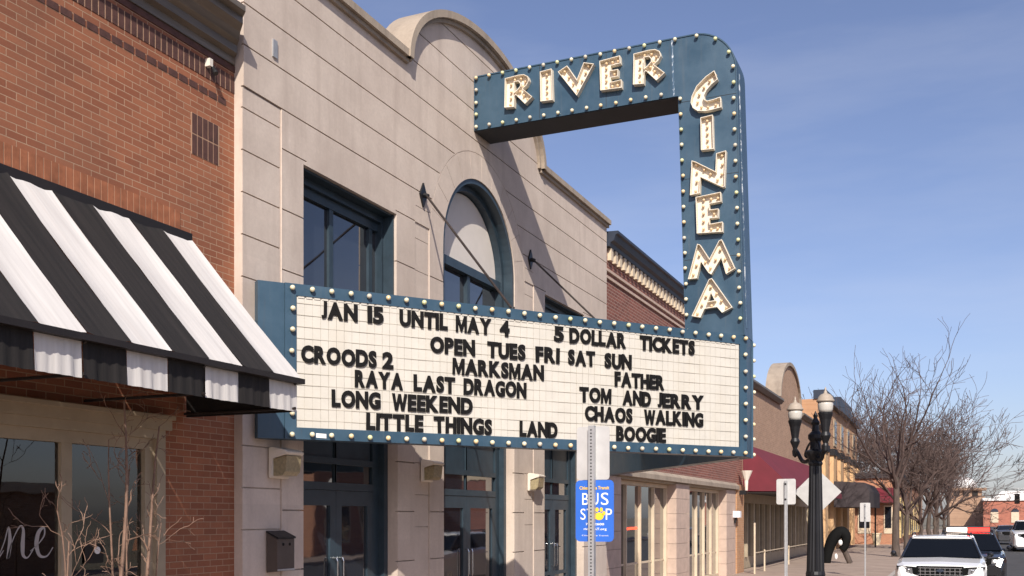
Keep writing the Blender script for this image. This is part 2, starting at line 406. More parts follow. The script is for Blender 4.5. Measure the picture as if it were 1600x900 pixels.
b = bmn(); box(b, 2.0, 8.1, YB + 3.4, YB + 3.5, .1, 3.1); box(b, 2.0, 2.1, YB + .31, YB + 3.4, .1, 3.1); box(b, 8.05, 8.15, YB + .31, YB + 3.4, .1, 3.1)
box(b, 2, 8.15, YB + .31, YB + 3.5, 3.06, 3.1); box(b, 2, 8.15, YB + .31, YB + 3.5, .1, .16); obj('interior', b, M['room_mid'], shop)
# script lettering on the pane: the end of a word, "nne"
def stroke(bm, pts, w, y, th=.003):
    """flat brush stroke in the x-z plane, w a width per point"""
    P = [Vector((p[0], p[1])) for p in pts]; L_, R_ = [], []
    for i, p in enumerate(P):
        d = P[min(i + 1, len(P) - 1)] - P[max(i - 1, 0)]; d.normalize(); n = Vector((-d.y, d.x)) * w[i] / 2
        L_.append(p + n); R_.append(p - n)
    vs = [[bm.verts.new((q.x, yy, q.y)) for q in side] for yy in (y, y - th) for side in (L_, R_)]
    for i in range(len(P) - 1):
        bm.faces.new((vs[2][i], vs[2][i + 1], vs[3][i + 1], vs[3][i]))
        bm.faces.new((vs[0][i], vs[0][i + 1], vs[2][i + 1], vs[2][i])); bm.faces.new((vs[1][i], vs[1][i + 1], vs[3][i + 1], vs[3][i]))
def smooth_pts(pts, n=6):
    out = []
    for i in range(len(pts) - 1):
        p0 = pts[max(i - 1, 0)]; p1 = pts[i]; p2 = pts[i + 1]; p3 = pts[min(i + 2, len(pts) - 1)]
        for k in range(n):
            t = k / n
            out.append(tuple(.5 * (2 * p1[j] + (p2[j] - p0[j]) * t + (2 * p0[j] - 5 * p1[j] + 4 * p2[j] - p3[j]) * t * t + (-p0[j] + 3 * p1[j] - 3 * p2[j] + p3[j]) * t ** 3) for j in range(len(p1))))
    out.append(pts[-1]); return out
b = bmn()
def scr(x0, z0, w, h, pts):
    q = smooth_pts([(x0 + p[0] * w, z0 + p[1] * h, p[2]) for p in pts])
    stroke(b, [(p[0], p[1]) for p in q], [max(.006, p[2] * .04) for p in q], YB + .068)
nn = [(-.1, .05, .15), (.08, .5, .2), (.22, .98, .3), (.26, .5, .9), (.2, .0, .7), (.3, .45, .2), (.55, .98, .3), (.68, .9, .6), (.66, .4, 1), (.68, .08, .7), (.82, 0, .3), (1.0, .25, .15)]
scr(5.8, 1.8, .32, .27, nn); scr(6.1, 1.8, .32, .27, nn)
scr(6.4, 1.8, .22, .27, [(-.05, .2, .15), (.3, .4, .2), (.62, .7, .3), (.6, .95, .4), (.35, .8, .9), (.25, .4, 1), (.4, .05, .7), (.75, .02, .3), (1.05, .3, .15)])
obj('lettering', b, M['script'], win)
b = bmn(); box(b, 6.98, 7.2, YB + .05, YB + .06, 1.72, 1.9); 
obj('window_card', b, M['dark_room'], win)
b = bmn(); lathe(b, [(.035, 0), (.035, .006)], (7.12, YB + .048, 1.84), 14, Matrix.Rotation(R(90), 4, 'X')); obj('round_sticker', b, M['white_vinyl'], win)
# tag and bauble hanging inside the window
t = thing('hanging_tag', (6.35, YB + .25, 2.4), 'white paper tag hanging inside the display window', 'paper tag')
b = bmn(); box(b, 6.31, 6.43, YB + .25, YB + .256, 2.42, 2.66); obj('tag', b, M['white_vinyl'], t)
b = bmn(); tube(b, [(6.37, YB + .253, 2.66), (6.37, YB + .253, 2.9)], .003, 4); obj('string', b, M['white_vinyl'], t)
t = thing('hanging_bauble', (6.42, YB + .25, 2.2), 'small round white bauble on a cord inside the display window', 'ornament')
b = bmn(); sphere(b, (6.42, YB + .25, 2.24), .045); obj('ball', b, M['white_vinyl'], t)
b = bmn(); tube(b, [(6.42, YB + .25, 2.28), (6.38, YB + .25, 2.42)], .004, 4); tube(b, [(6.42, YB + .25, 2.2), (6.4, YB + .25, 1.9), (6.4, YB + .25, 1.5)], .006, 4); obj('cord', b, M['white_vinyl'], t)
# small flood lamp on the wall and a fixture on the roof edge
t = thing('flood_lamp', (8.56, YB, 6.95), 'small white floodlight on the dark soldier brick band', 'wall lamp')
b = bmn(); box(b, 8.54, 8.59, YB - .07, YB - .006, 6.93, 7.01); obj('housing', b, M['lamp_body'], t)
b = bmn(); lathe(b, [(.02, 0), (.03, .06), (.03, .08)], (8.6, YB - .06, 6.93), 12, Matrix.Rotation(R(150), 4, 'X')); obj('head', b, M['iron'], t)
t = thing('roof_floodlight', (8.95, 7.9, 7.6), 'dark floodlight on a thin mast above the bronze cornice', 'floodlight')
b = bmn(); tube(b, [(8.9, 7.9, 7.1), (8.9, 7.9, 7.92)], .012, 6); obj('mast', b, M['iron'], t)
b = bmn(); box(b, -.1, .1, -.06, .06, -.025, .025, Matrix.Translation((8.9, 7.85, 7.95)) @ Matrix.Rotation(R(12), 4, 'Y')); obj('head', b, M['iron'], t)

# ------------------------------------------------------------------ striped awning
aw = thing('striped_awning', (6, YB, 3.2), 'black and white striped canvas awning with a square valance over the display window', 'awning')
ax0, ax1 = 2.3, 8.25; atz, afy, afz, avz = 5.02, 5.9, 3.5, 3.18
rng = random.Random(3)
edges = [8.25, 7.815, 7.375, 6.93, 6.48, 6.03, 5.59, 5.16, 4.72, 4.28, 3.84, 3.4, 2.96, 2.5]
def slope_pt(x, t, lift=0.):                                     # a slight sag between wall and bar
    y = YB - .06 + (afy - YB + .06) * t; z = atz + (afz - atz) * t - .02 * math.sin(math.pi * t)
    return Vector((x, y - lift * .7, z + lift * .7))
for i in range(len(edges) - 1):
    xb, xa = edges[i], edges[i + 1]; white = i % 2 == 0
    b = bmn(); nx, ny = 6, 12; g = []
    for j in range(ny + 1):
        g.append([b.verts.new(slope_pt(xa + (xb - xa) * k / nx, .012 + j / ny * .985, (.012 if k in (0, nx) else 0) + rng.uniform(-.002, .002) + .007 * math.sin(math.pi * k / nx * 2 + i * 2.1) * math.sin(j * .5 + i))) for k in range(nx + 1)])
    for j in range(ny):
        for k in range(nx): b.faces.new((g[j][k], g[j][k + 1], g[j + 1][k + 1], g[j + 1][k]))
    obj('stripe', b, M['awn_white' if white else 'awn_black'], aw, smooth=True)
    b = bmn(); n = 14; top, bot, bk = [], [], []
    for k in range(n + 1):
        x = xa + .004 + (xb - xa - .008) * k / n; w = .010 * math.sin(k * 1.7 + i) + .008 * math.sin(k * .6 + 2 * i)
        top.append(b.verts.new((x, afy + .045 + w * .1, afz - .05))); bot.append(b.verts.new((x, afy + .04 + w, avz)))
    for k in range(n): b.faces.new((top[k], top[k + 1], bot[k + 1], bot[k]))
    obj('valance', b, M['awn_white' if white else 'awn_black'], aw, smooth=True)
b = bmn(); box(b, ax0, ax1 + .03, afy - .035, afy + .055, afz - .05, afz); obj('front_bar', b, M['awn_bar'], aw)
b = bmn(); prism(b, [(YB - .01, atz - .02), (YB - .09, atz - .05), (YB - .09, atz + .05), (YB - .01, atz + .08)], YZ, ax0, ax1); obj('top_flashing', b, M['awn_bar'], aw)
b = bmn()
for x in (2.9, 4.3, 5.6, 6.9, 8.2):
    tube(b, [(x, YB - .03, avz + .03), (x, afy + .02, avz + .03)], .014, 5); tube(b, [(x, YB - .05, atz - .06), (x, afy + .02, afz - .06)], .014, 5); tube(b, [(x, afy + .075, avz + .02), (x, afy + .075, afz - .05)], .014, 5)
tube(b, [(ax0, afy + .075, avz + .03), (ax1, afy + .075, avz + .03)], .014, 5)
obj('inner_frame', b, M['awn_bar'], aw)
b = bmn(); prism(b, [(YB - .02, atz - .05), (afy + .06, afz - .05), (afy + .06, avz), (YB - .02, avz)], YZ, ax1 - .012, ax1); obj('end_panel', b, M['awn_black'], aw)

# bare shrub in front of the window
def grow(bm, p, d, length, rad, lvl, rng, kids, spread, segs=4, lift=.12, droop=0., minr=.004, sides=5, wob=.12):
    pts = [Vector(p)]; rs = [rad]; d = Vector(d).normalized(); step = length / segs
    taper = .55 if lvl > 0 else .3
    for i in range(segs):
        d = (d + Vector((rng.gauss(0, wob), rng.gauss(0, wob), rng.gauss(0, wob) + lift * .3 - droop))).normalized()
        pts.append(pts[-1] + d * step); rs.append(max(minr, rad * (1 - (1 - taper) * (i + 1) / segs)))
    tube(bm, pts, rs, sides, cap=False)
    if lvl == 0: return
    k = kids[lvl - 1] if lvl - 1 < len(kids) else 2
    for j in range(k):
        f = rng.uniform(.35, 1) if j < k - 1 else 1.0
        i = min(int(f * segs), segs - 1); q = pts[i].lerp(pts[i + 1], f * segs - i)
        ax = d.orthogonal().normalized(); ax.rotate(Matrix.Rotation(rng.uniform(0, 2 * math.pi), 3, d))
        ang = rng.uniform(.55, 1.15) * spread if j < k - 1 else rng.uniform(.1, .35)
        nd = (d * math.cos(ang) + ax * math.sin(ang)).normalized()
        rr = rs[i] * (rng.uniform(.45, .65) if j < k - 1 else .85)
        grow(bm, q, nd, length * rng.uniform(.5, .78), max(minr, rr), lvl - 1, rng, kids, spread, max(3, segs - 1), lift, droop, minr, max(3, sides - 1), wob)
rng = random.Random(11)
sh = thing('bare_shrub', (6.45, 6.45, .15), 'leafless many stemmed shrub with orange bark before the display window', 'shrub')
b = bmn()
for (dx, dy, hx, hz, r_) in ((.0, 0, .06, 3.12, .027), (.05, .05, .0, 2.8, .016), (.12, -.05, .52, 2.95, .024), (.1, .05, .30, 2.6, .016), (-.35, .05, -.42, 1.95, .02), (-.3, .0, -.66, 2.2, .015), (.3, .1, .62, 2.1, .014)):
    p = Vector((6.45 + dx, 6.45 + dy, .15)); e = Vector((6.45 + hx, 6.45 + dy + rng.uniform(-.15, .15), hz)); pts = []; rs = []
    ph = rng.uniform(0, 6)
    for i in range(11):
        t_ = i / 10; q = p.lerp(e, t_) + Vector((math.sin(t_ * 7 + ph) * .045 * t_, math.sin(t_ * 5) * .03, 0)); pts.append(q); rs.append(r_ * (1 - .72 * t_))
    tube(b, pts, rs, 7, cap=False)
    for i in range(4, 11):
        if rng.random() < .85:
            d = Vector((rng.uniform(-1, 1), rng.uniform(-.5, .5), rng.uniform(.4, 1.0)))
            grow(b, pts[i], d, rng.uniform(.12, .27), rs[i] * .5, 3, rng, (2, 2), .9, 4, .05, 0, .0025, 4, .2)
obj('stems', b, M['shrub'], sh)
b = bmn(); prism(b, [(5.95, .15), (6.95, .15), (7.03, .62), (5.87, .62)], XZ, 6.15, 6.75); obj('planter_box', b, M['brick_dark'], sh)

# ------------------------------------------------------------------ cinema building
YC = 7.2; CX = 15.09
cin = thing('cinema_building', (CX, YC, 0), 'cinema with tan cast stone facade, arched parapet and arched window', 'cinema')
ARX, ARZ, PZ = 2.47, 1.29, 8.65
out = [(9.02, .15), (21.55, .15), (21.55, PZ)] + [(CX + ARX * math.cos(math.pi * i / 36), PZ + .0 + ARZ * math.sin(math.pi * i / 36)) for i in range(37)] + [(9.02, PZ)]
wall = bmn(); prism(wall, out, XZ, YC, YC + .36)
holes = []
UP = ((10.13, 12.33), (17.87, 20.07)); DN = ((10.13, 12.36), (13.75, 16.43), (17.85, 20.05))
for x0, x1 in UP: c_ = bmn(); box(c_, x0, x1, YC - 1, YC + 1, 4.7, 6.38); holes.append(c_)
for x0, x1 in DN: c_ = bmn(); box(c_, x0, x1, YC - 1, YC + 1, .1, 3.75); holes.append(c_)
AR, AZ = 1.36, 6.3
c_ = bmn(); prism(c_, [(CX - AR, 4.7), (CX + AR, 4.7)] + [(CX + AR * math.cos(math.pi * i / 32), AZ + AR * math.sin(math.pi * i / 32)) for i in range(33)], XZ, YC - 1, YC + 1); holes.append(c_)
gr = bmn(); GD = .04
def hg(x0, x1, z, w=.017): box(gr, x0, x1, YC - .1, YC + GD, z - w / 2, z + w / 2)
def vg(x, z0, z1, w=.010): box(gr, x - w / 2, x + w / 2, YC - .1, YC + GD * .8, z0, z1)
RO = 1.78
for k in range(1, 8):
    z = 6.43 + .46 * k
    if z < AZ + RO:
        w_ = math.sqrt(max(0, RO ** 2 - (z - AZ) ** 2)) + .03
        hg(8.9, CX - w_, z); hg(CX + w_, 21.7, z)
    else: hg(8.9, 21.7, z)
for k in range(11): 
    z = 6.66 - .465 * k
    hg(8.9, 9.69, z, .016)
    if z < 6.45 or z > 6.6:
        hg(12.87, 13.28, z, .009); hg(16.9, 17.31, z, .009)
for k in range(9):
    z = 6.43 - .70 * k
    if z < .3: continue
    for x0, x1 in ((9.711, 10.2), (12.3, 12.859), (13.30, 13.8), (16.38, 16.88), (17.33, 17.92), (20.0, 20.5)):
        if k == 0 and 13 < x0 < 17: continue
        hg(x0, x1, z, .016)
    hg(20.52, 21.7, z, .016)
for x in (9.70, 12.86, 13.29, 16.89, 17.32, 20.51):
    vg(x, .2, 6.883 if x in (9.70, 20.51) else 6.42)
rec = bmn()
for x0, x1, z1_ in ((8.9, 9.70, 6.885), (12.86, 13.29, 6.425), (16.89, 17.32, 6.425)): box(rec, x0, x1, YC - .1, YC + .016, .05, z1_)
arc = [(CX + RO * math.cos(math.pi * i / 24), AZ + RO * math.sin(math.pi * i / 24)) for i in range(25)]
arc2 = [(CX + (RO + .009) * math.cos(math.pi * i / 24), AZ + (RO + .009) * math.sin(math.pi * i / 24)) for i in range(25)]
ringc = bmn()
prism(ringc, arc + arc2[::-1], XZ, YC - .1, YC + .015)
radial = bmn()
for k in range(1, 12):
    a = math.pi * k / 12; m_ = Matrix.Translation((CX, 0, AZ)) @ Matrix.Rotation(-a, 4, 'Y')
    box(radial, AR + .02, RO - .012, YC - .1, YC + .010, -.004, .004, m_)
wall = boolean(wall, holes + [rec, gr, ringc, radial])
obj('wall', wall, M['stone'], cin)
b = bmn(); box(b, 9.03, 21.54, YC + .361, YC + .9, 3.76, 4.69); box(b, 9.1, 21.4, 8.4, 20, .1, 8.1); obj('main_block', b, M['stone'], cin)
def coping(x0, x1):
    b = bmn(); box(b, x0, x1, YC - .10, YC + .42, PZ, PZ + .10); box(b, x0, x1, YC - .05, YC - .002, PZ - .06, PZ - .001); return b
obj('coping', coping(9.0, CX - ARX - .02), M['coping'], cin); obj('coping', coping(CX + ARX + .02, 21.58), M['coping'], cin)
def arc_strip(r0, r1, y0, y1, bm, ex=0.):
    n = 36
    o_ = [(CX + (ARX + r1) * math.cos(math.pi * i / n), PZ + (ARZ + r1) * math.sin(math.pi * i / n)) for i in range(n + 1)]
    i_ = [(CX + (ARX + r0) * math.cos(math.pi * i / n), PZ + (ARZ + r0) * math.sin(math.pi * i / n)) for i in range(n + 1)]
    for k in range(n):
        q = [o_[k], o_[k + 1], i_[k + 1], i_[k]]
        a = [bm.verts.new((u, y0, v)) for u, v in q]; c2 = [bm.verts.new((u, y1, v)) for u, v in q]
        bm.faces.new(a); bm.faces.new(c2[::-1]); bm.faces.new((a[0], a[1], c2[1], c2[0])); bm.faces.new((a[2], a[3], c2[3], c2[2]))
    for k in (0, n):
        q = [o_[k], i_[k]]; bm.faces.new([bm.verts.new(p) for p in ((q[0][0], y0, q[0][1]), (q[1][0], y0, q[1][1]), (q[1][0], y1, q[1][1]), (q[0][0], y1, q[0][1]))])
b = bmn(); arc_strip(.002, .11, YC - .12, YC + .42, b); arc_strip(-.06, -.002, YC - .055, YC - .002, b); bmesh.ops.remove_doubles(b, verts=b.verts, dist=1e-4)
obj('arch_coping', b, M['coping'], cin)
b = bmn(); box(b, 9.52, 9.6, YC - .02, YC, 7.42, 7.62); obj('wall_plate', b, M['galv'], cin)
# upper windows
GY = YC + .30
def upper_window(x0, x1):
    b = bmn(); z0, z1 = 4.7, 6.38
    box(b, x0, x0 + .07, GY - .1, GY + .06, z0, z1 - .12); box(b, x1 - .07, x1, GY - .1, GY + .06, z0, z1 - .12); box(b, x0, x1, GY - .1, GY + .06, z1 - .12, z1)
    box(b, x0 + .07, x1 - .07, GY - .04, GY + .06, z1 - .24, z1 - .122)
    w = obj('window', b, M['teal'], cin)
    for x in (x0 + .99, x1 - .25):
        b = bmn(); box(b, x - .045, x + .045, GY - .03, GY + .05, z0, z1 - .242); obj('mullion', b, M['teal'], w)
    b = bmn(); box(b, x0 + .07, x1 - .07, GY + .01, GY + .02, z0, z1 - .242); obj('pane', b, M['glass'], w)
    b = bmn(); box(b, x0 + .002, x1 - .002, YC + .02, GY - .102, z0 + .001, z0 + .04); obj('sill', b, M['teal'], w)
    b = bmn(); box(b, x1 - .03, x1 - .003, YC + .04, GY - .102, z0 + .05, z1 - .01); box(b, x0 + .003, x1 - .031, YC + .06, GY - .102, z1 - .03, z1 - .003); obj('reveal_lining', b, M['teal'], w)
for x0, x1 in UP: upper_window(x0, x1)
b = bmn()
def arch_ring(bm, r0, r1, y0, y1, zb, n=32):
    o_ = [(CX + r1, zb)] + [(CX + r1 * math.cos(math.pi * i / n), AZ + r1 * math.sin(math.pi * i / n)) for i in range(n + 1)] + [(CX - r1, zb)]
    i_ = [(CX + r0, zb)] + [(CX + r0 * math.cos(math.pi * i / n), AZ + r0 * math.sin(math.pi * i / n)) for i in range(n + 1)] + [(CX - r0, zb)]
    for k in range(len(o_) - 1):
        q = [o_[k], o_[k + 1], i_[k + 1], i_[k]]
        a = [bm.verts.new((u, y0, v)) for u, v in q]; c2 = [bm.verts.new((u, y1, v)) for u, v in q]
        bm.faces.new(a); bm.faces.new(c2[::-1]); bm.faces.new((a[0], a[1], c2[1], c2[0])); bm.faces.new((a[2], a[3], c2[3], c2[2]))
arch_ring(b, AR - .075, AR - .003, YC + .02, GY + .06, 4.7); arch_ring(b, AR - .17, AR - .076, GY - .12, GY + .06, 4.7)
box(b, CX - AR + .171, CX + AR - .171, GY - .1, GY + .05, AZ - .16, AZ - .02); box(b, CX - .05, CX + .05, GY - .06, GY + .05, 4.7, AZ - .161)
bmesh.ops.remove_doubles(b, verts=b.verts, dist=1e-4)
aw_ = obj('arched_window', b, M['teal'], cin)
b = bmn(); prism(b, [(CX + (AR - .172) * math.cos(math.pi * i / 32), AZ - .018 + (AR - .172) * math.sin(math.pi * i / 32)) for i in range(33)], XZ, GY, GY + .02); obj('fanlight', b, M['fan'], aw_)
b = bmn(); box(b, CX - AR + .172, CX + AR - .172, GY + .01, GY + .02, 4.7, AZ - .161); obj('pane', b, M['glass'], aw_)
# doors
DY = YC + .28
def doors(x0, x1):
    b = bmn()
    box(b, x0, x0 + .1, DY - .12, DY + .05, .15, 3.75); box(b, x1 - .1, x1, DY - .12, DY + .05, .15, 3.75)
    box(b, x1 - .26, x1 - .101, DY - .03, DY + .05, .15, 3.75); box(b, x0 + .101, x0 + .17, DY - .03, DY + .05, .15, 3.75)
    box(b, x0 + .171, x1 - .261, DY - .04, DY + .05, 2.50, 2.6); box(b, x0 + .171, x1 - .261, DY - .04, DY + .05, 2.84, 2.92)
    d = obj('double_door', b, M['teal'], cin)
    xm = (x0 + .171 + x1 - .261) / 2
    for xa, xb in ((x0 + .171, xm - .003), (xm + .003, x1 - .261)):
        b = bmn(); st = .13
        box(b, xa, xa + st, DY - .03, DY + .03, .16, 2.495); box(b, xb - st, xb, DY - .03, DY + .03, .16, 2.495)
        box(b, xa + st, xb - st, DY - .03, DY + .03, 2.3, 2.495); box(b, xa + st, xb - st, DY - .03, DY + .03, .16, .45); box(b, xa + st, xb - st, DY - .03, DY + .03, 1.0, 1.07)
        obj('door_leaf', b, M['teal'], d)
        b = bmn(); box(b, xa + st, xb - st, DY, DY + .01, .45, 2.3); obj('pane', b, M['glass'], d)
        b = bmn(); box(b, xa + .03, xb - .03, DY, DY + .01, 2.6, 2.84); obj('transom_pane', b, M['glass'], d)
        b = bmn(); box(b, xa + .03, xb - .03, DY - .005, DY + .02, 2.92, 3.75); obj('transom_panel', b, M['teal'], d)
        b = bmn(); box(b, (xa if xa > xm else xb) - .02, (xa if xa > xm else xb) + .02, DY - .02, DY + .02, 2.601, 3.74); obj('transom_bar', b, M['teal'], d)
    for s in (-1, 1):
        b = bmn(); x = xm + s * .07
        tube(b, [(x, DY - .03, 1.62), (x, DY - .09, 1.62), (x, DY - .1, 1.58), (x, DY - .1, 1.22), (x, DY - .09, 1.18), (x, DY - .03, 1.18)], .011, 8); obj('handle', b, M['chrome'], d)
for x0, x1 in DN: doors(x0, x1)

# wall lamps under the marquee
def wall_lamp(x, z, label, s=1.):
    t = thing('wall_lamp', (x, YC, z), label, 'wall lamp', 'lamps between the cinema doors')
    b = bmn(); pr = [(YC - .002, z - .16 * s), (YC - .03, z - .17 * s), (YC - .05, z - .15 * s), (YC - .05, z + .06 * s), (YC - .24 * s, z + .10 * s), (YC - .26 * s, z + .13 * s), (YC - .22 * s, z + .155 * s), (YC - .04, z + .19 * s), (YC - .002, z + .18 * s)]
    prism(b, pr, YZ, x - .17 * s, x + .17 * s)
    bmesh.ops.bevel(b, geom=b.edges[:], offset=.008, segments=2, affect='EDGES'); obj('housing', b, M['lamp_body'], t, smooth=False)
    b = bmn(); pr = [(YC - .052, z - .14 * s), (YC - .17 * s, z - .135 * s), (YC - .215 * s, z - .09 * s), (YC - .235 * s, z + .09 * s), (YC - .052, z + .055 * s)]
    prism(b, pr, YZ, x - .14 * s, x + .14 * s); obj('lens', b, M['lens'], t)
wall_lamp(9.62, 2.76, 'almond wall lamp on the shaded pillar beside the brick shop')
wall_lamp(13.17, 2.82, 'almond wall lamp on the pillar between left and middle cinema doors', .92)
wall_lamp(17.17, 2.78, 'almond wall lamp in full sun right of the middle cinema doors', .92)
t = thing('ash_receptacle', (9.55, YC, 1.5), 'grey metal ash box with two round holes on the cinema pillar', 'ash box')
b = bmn(); prism(b, [(YC - .002, 1.52), (YC - .15, 1.54), (YC - .15, 1.90), (YC - .002, 1.97)], YZ, 9.42, 9.74); obj('box', b, plain('bronze grey metal', (.10, .08, .07), .5, .4), t)
b = bmn(); prism(b, [(YC - .002, 1.975), (YC - .165, 1.905), (YC - .165, 1.925), (YC - .002, 1.995)], YZ, 9.41, 9.75); obj('lid', b, M['iron'], t)
b = bmn()
for x in (9.53, 9.65): lathe(b, [(.018, 0), (.018, .004)], (x, YC - .150, 1.84), 10, Matrix.Rotation(R(90), 4, 'X'))
obj('holes', b, M['black'], t)
b = bmn(); box(b, 9.42, 9.74, YC - .158, YC - .151, 1.54, 1.56); obj('edge_trim', b, M['galv'], t)

# ------------------------------------------------------------------ marquee (two wings meeting in a narrow nose)
MA = Vector((9.16, 7.12)); MB_ = Vector((14.87, 2.85)); MZ0, MZ1 = 3.03, 4.78
QL = (MB_ - MA).length; ME = (MB_ - MA) / QL; MN = Vector((ME.y, -ME.x))   # outward normal of the near wing
if MN.y > 0: MN = -MN
def mq(q, z, n=0.):                                # near wing: q along, z up, n outward
    p = MA + ME * q + MN * n; return Vector((p.x, p.y, z))
def mr(q, z, n=0.):                                # far wing is its mirror image
    p = mq(q, z, n); return Vector((2 * 15.1 - p.x, p.y, z))
mar = thing('marquee', (15.1, 4.5, MZ0), 'blue V shaped cinema marquee with white letter board edged in bulbs', 'marquee')
IN = -.22
for fn in (mq, mr):
    b = bmn(); F = lambda u, v, d, fn=fn: fn(u, v, d)
    prism(b, [(0, MZ0), (QL, MZ0), (QL, MZ1), (0, MZ1)], F, IN, 0); obj('wing_box', b, M['blue'], mar)
    b = bmn(); ribbon(b, [(.3, MZ0), (QL - .0, MZ0), (QL - .0, MZ1), (.3, MZ1)], F, 0.001, .028, .132); obj('bulb_border', b, M['blue'], mar)
    b = bmn(); prism(b, [(.44, MZ0 + .13), (QL - .14, MZ0 + .13), (QL - .14, MZ1 - .13), (.44, MZ1 - .13)], F, .002, .0065); obj('board_back', b, M['seam'], mar)
    b = bmn()
    q = .44; k = 0
    while q < QL - .14:
        e_ = min(q + .0895, QL - .141); box_ = [(q, MZ0 + .132), (e_, MZ0 + .132), (e_, MZ1 - .132), (q, MZ1 - .132)]; prism(b, box_, F, .0068, .0125 + .0022 * math.sin(q * 9.1))
        q += .094
    q = .455
    while q < QL - .2:                              # rounded panel tops
        for z0, z1 in ((MZ1 - .155, MZ1 - .115),): prism(b, [(q, z0), (q + .07, z0), (q + .07, z1 - .008), (q + .055, z1), (q + .015, z1), (q, z1 - .008)], F, .008, .020)
        q += .094
    obj('letter_board', b, M['board'], mar)
    b = bmn()
    for k in range(11):
        z = MZ0 + .215 + k * .132; prism(b, [(.44, z), (QL - .14, z), (QL - .14, z + .007), (.44, z + .007)], F, .0142, .0172)
    obj('letter_rails', b, M['rail'], mar)
b = bmn(); box(b, 14.885, 15.315, 2.85, 3.02, MZ0, MZ1); obj('nose', b, M['blue'], mar)
brng = random.Random(14)
def bulb(fn_pt, nrm, parent, r=.030, name='bulb', mat=None):
    """a small globe standing off the sheet on a short socket"""
    nrm = Vector(nrm) + Vector((brng.gauss(0, .07), brng.gauss(0, .07), brng.gauss(0, .07)))
    mat = mat or M[brng.choice(("bulb", "bulb", "bulb", "bulb_amber", "bulb_green", "bulb_dull"))]
    b = bmn(); q = Vector(nrm).to_track_quat('Z', 'Y').to_matrix().to_4x4()
    lathe(b, [(r * .6, 0), (r * .62, .014), (r * .75, .016), (r, .016 + r * .6), (r * .95, .016 + r * 1.1), (r * .7, .016 + r * 1.5), (r * .3, .016 + r * 1.7), (1e-4, .016 + r * 1.75)], fn_pt, 10, q)
    return obj(name, b, mat or M['bulb'], parent, smooth=True)
n3 = Vector((MN.x, MN.y, 0))
nb = 30
for k in range(nb):
    q = .375 + (QL - .055 - .375) * k / (nb - 1)
    for z in (MZ1 - .052, MZ0 + .05): bulb(mq(q, z, .026), n3, mar)
for k in range(1, 7):
    z = MZ1 - .052 + (MZ0 + .05 - MZ1 + .052) * k / 7
    bulb(mq(.375, z, .026), n3, mar); bulb(mq(QL - .055, z, .026), n3, mar)
n3r = Vector((-MN.x, MN.y, 0))
for k in range(8):
    z = MZ1 - .052 + (MZ0 + .05 - MZ1 + .052) * k / 7; bulb(mr(QL - .055, z, .026), n3r, mar)
for fn, bx_ in ((mq, 13.07), (mr, 17.13)):          # tie rods from wall brackets to the wings
    a = Vector((bx_, YC - .06, 6.86)); e = fn(3.3, MZ1 + .02, -.1)
    b = bmn(); tube(b, [a, e], .017, 8); obj('tie_rod', b, M['rust'], mar)
    b = bmn(); prism(b, [(bx_ - .1, 6.86), (bx_, 6.68), (bx_ + .1, 6.86), (bx_, 7.04)], XZ, YC - .03, YC - .002); tube(b, [(bx_, YC - .03, 6.86), (bx_, YC - .1, 6.83)], .035, 8); obj('rod_bracket', b, M['iron'], mar)
    b = bmn(); tube(b, [fn(3.3, MZ1, -.1), fn(3.3, MZ1 + .05, -.1)], .03, 8); obj('rod_foot', b, M['iron'], mar)
b = bmn(); F = lambda u, v, d: mq(u, v, d); prism(b, [(.66, MZ0 + .025), (.78, MZ0 + .02), (.78, MZ0 + .07), (.66, MZ0 + .075)], F, .029, .032); obj('sticker', b, M['white_vinyl'], mar)

# changeable letters: pixel columns of the photograph turned once into metres along the board
WORDS = [
 ('top', 4.42, [('JAN', .726, 1.159), ('15', 1.285, 1.485), ('UNTIL', 1.689, 2.32), ('MAY', 2.433, 2.921), ('4', 3.048, 3.186), ('5', 3.845, 3.992), ('DOLLAR', 4.083, 4.981), ('TICKETS', 5.214, 6.163)]),
 ('second', 4.137, [('OPEN', 2.089, 2.697), ('TUES', 2.867, 3.416), ('FRI', 3.57, 3.926), ('SAT', 4.063, 4.484), ('SUN', 4.637, 5.073)]),
 ('third', 3.898, [('CROODS', .486, 1.397), ('2', 1.469, 1.607), ('MARKSMAN', 2.387, 3.691), ('FATHER', 4.8, 5.627)]),
 ('fourth', 3.66, [('RAYA', 1.127, 1.73), ('LAST', 1.871, 2.421), ('DRAGON', 2.538, 3.428), ('TOM', 4.239, 4.737), ('AND', 4.928, 5.398), ('JERRY', 5.517, 6.328)]),
 ('fifth', 3.418, [('LONG', .848, 1.445), ('WEEKEND', 1.591, 2.661), ('CHAOS', 4.322, 5.086), ('WALKING', 5.286, 6.316)]),
 ('bottom', 3.172, [('LITTLE', 1.267, 1.994), ('THINGS', 2.14, 2.93), ('LAND', 3.332, 3.897), ('BOOGIE', 4.823, 5.657)]),
]
ORD = ['first', 'second', 'third', 'fourth', 'fifth', 'sixth', 'seventh', 'eighth']
glyphs = {}
HAND = {'M': [(0, 0), (.19, 0), (.19, .60), (.42, .04), (.54, .04), (.77, .60), (.77, 0), (.96, 0), (.96, 1), (.73, 1), (.48, .40), (.23, 1), (0, 1)],
        'W': [(0, 1), (.20, 1), (.33, .36), (.47, .98), (.65, .98), (.79, .36), (.92, 1), (1.12, 1), (.90, 0), (.69, 0), (.56, .58), (.43, 0), (.22, 0)]}
LH = .200
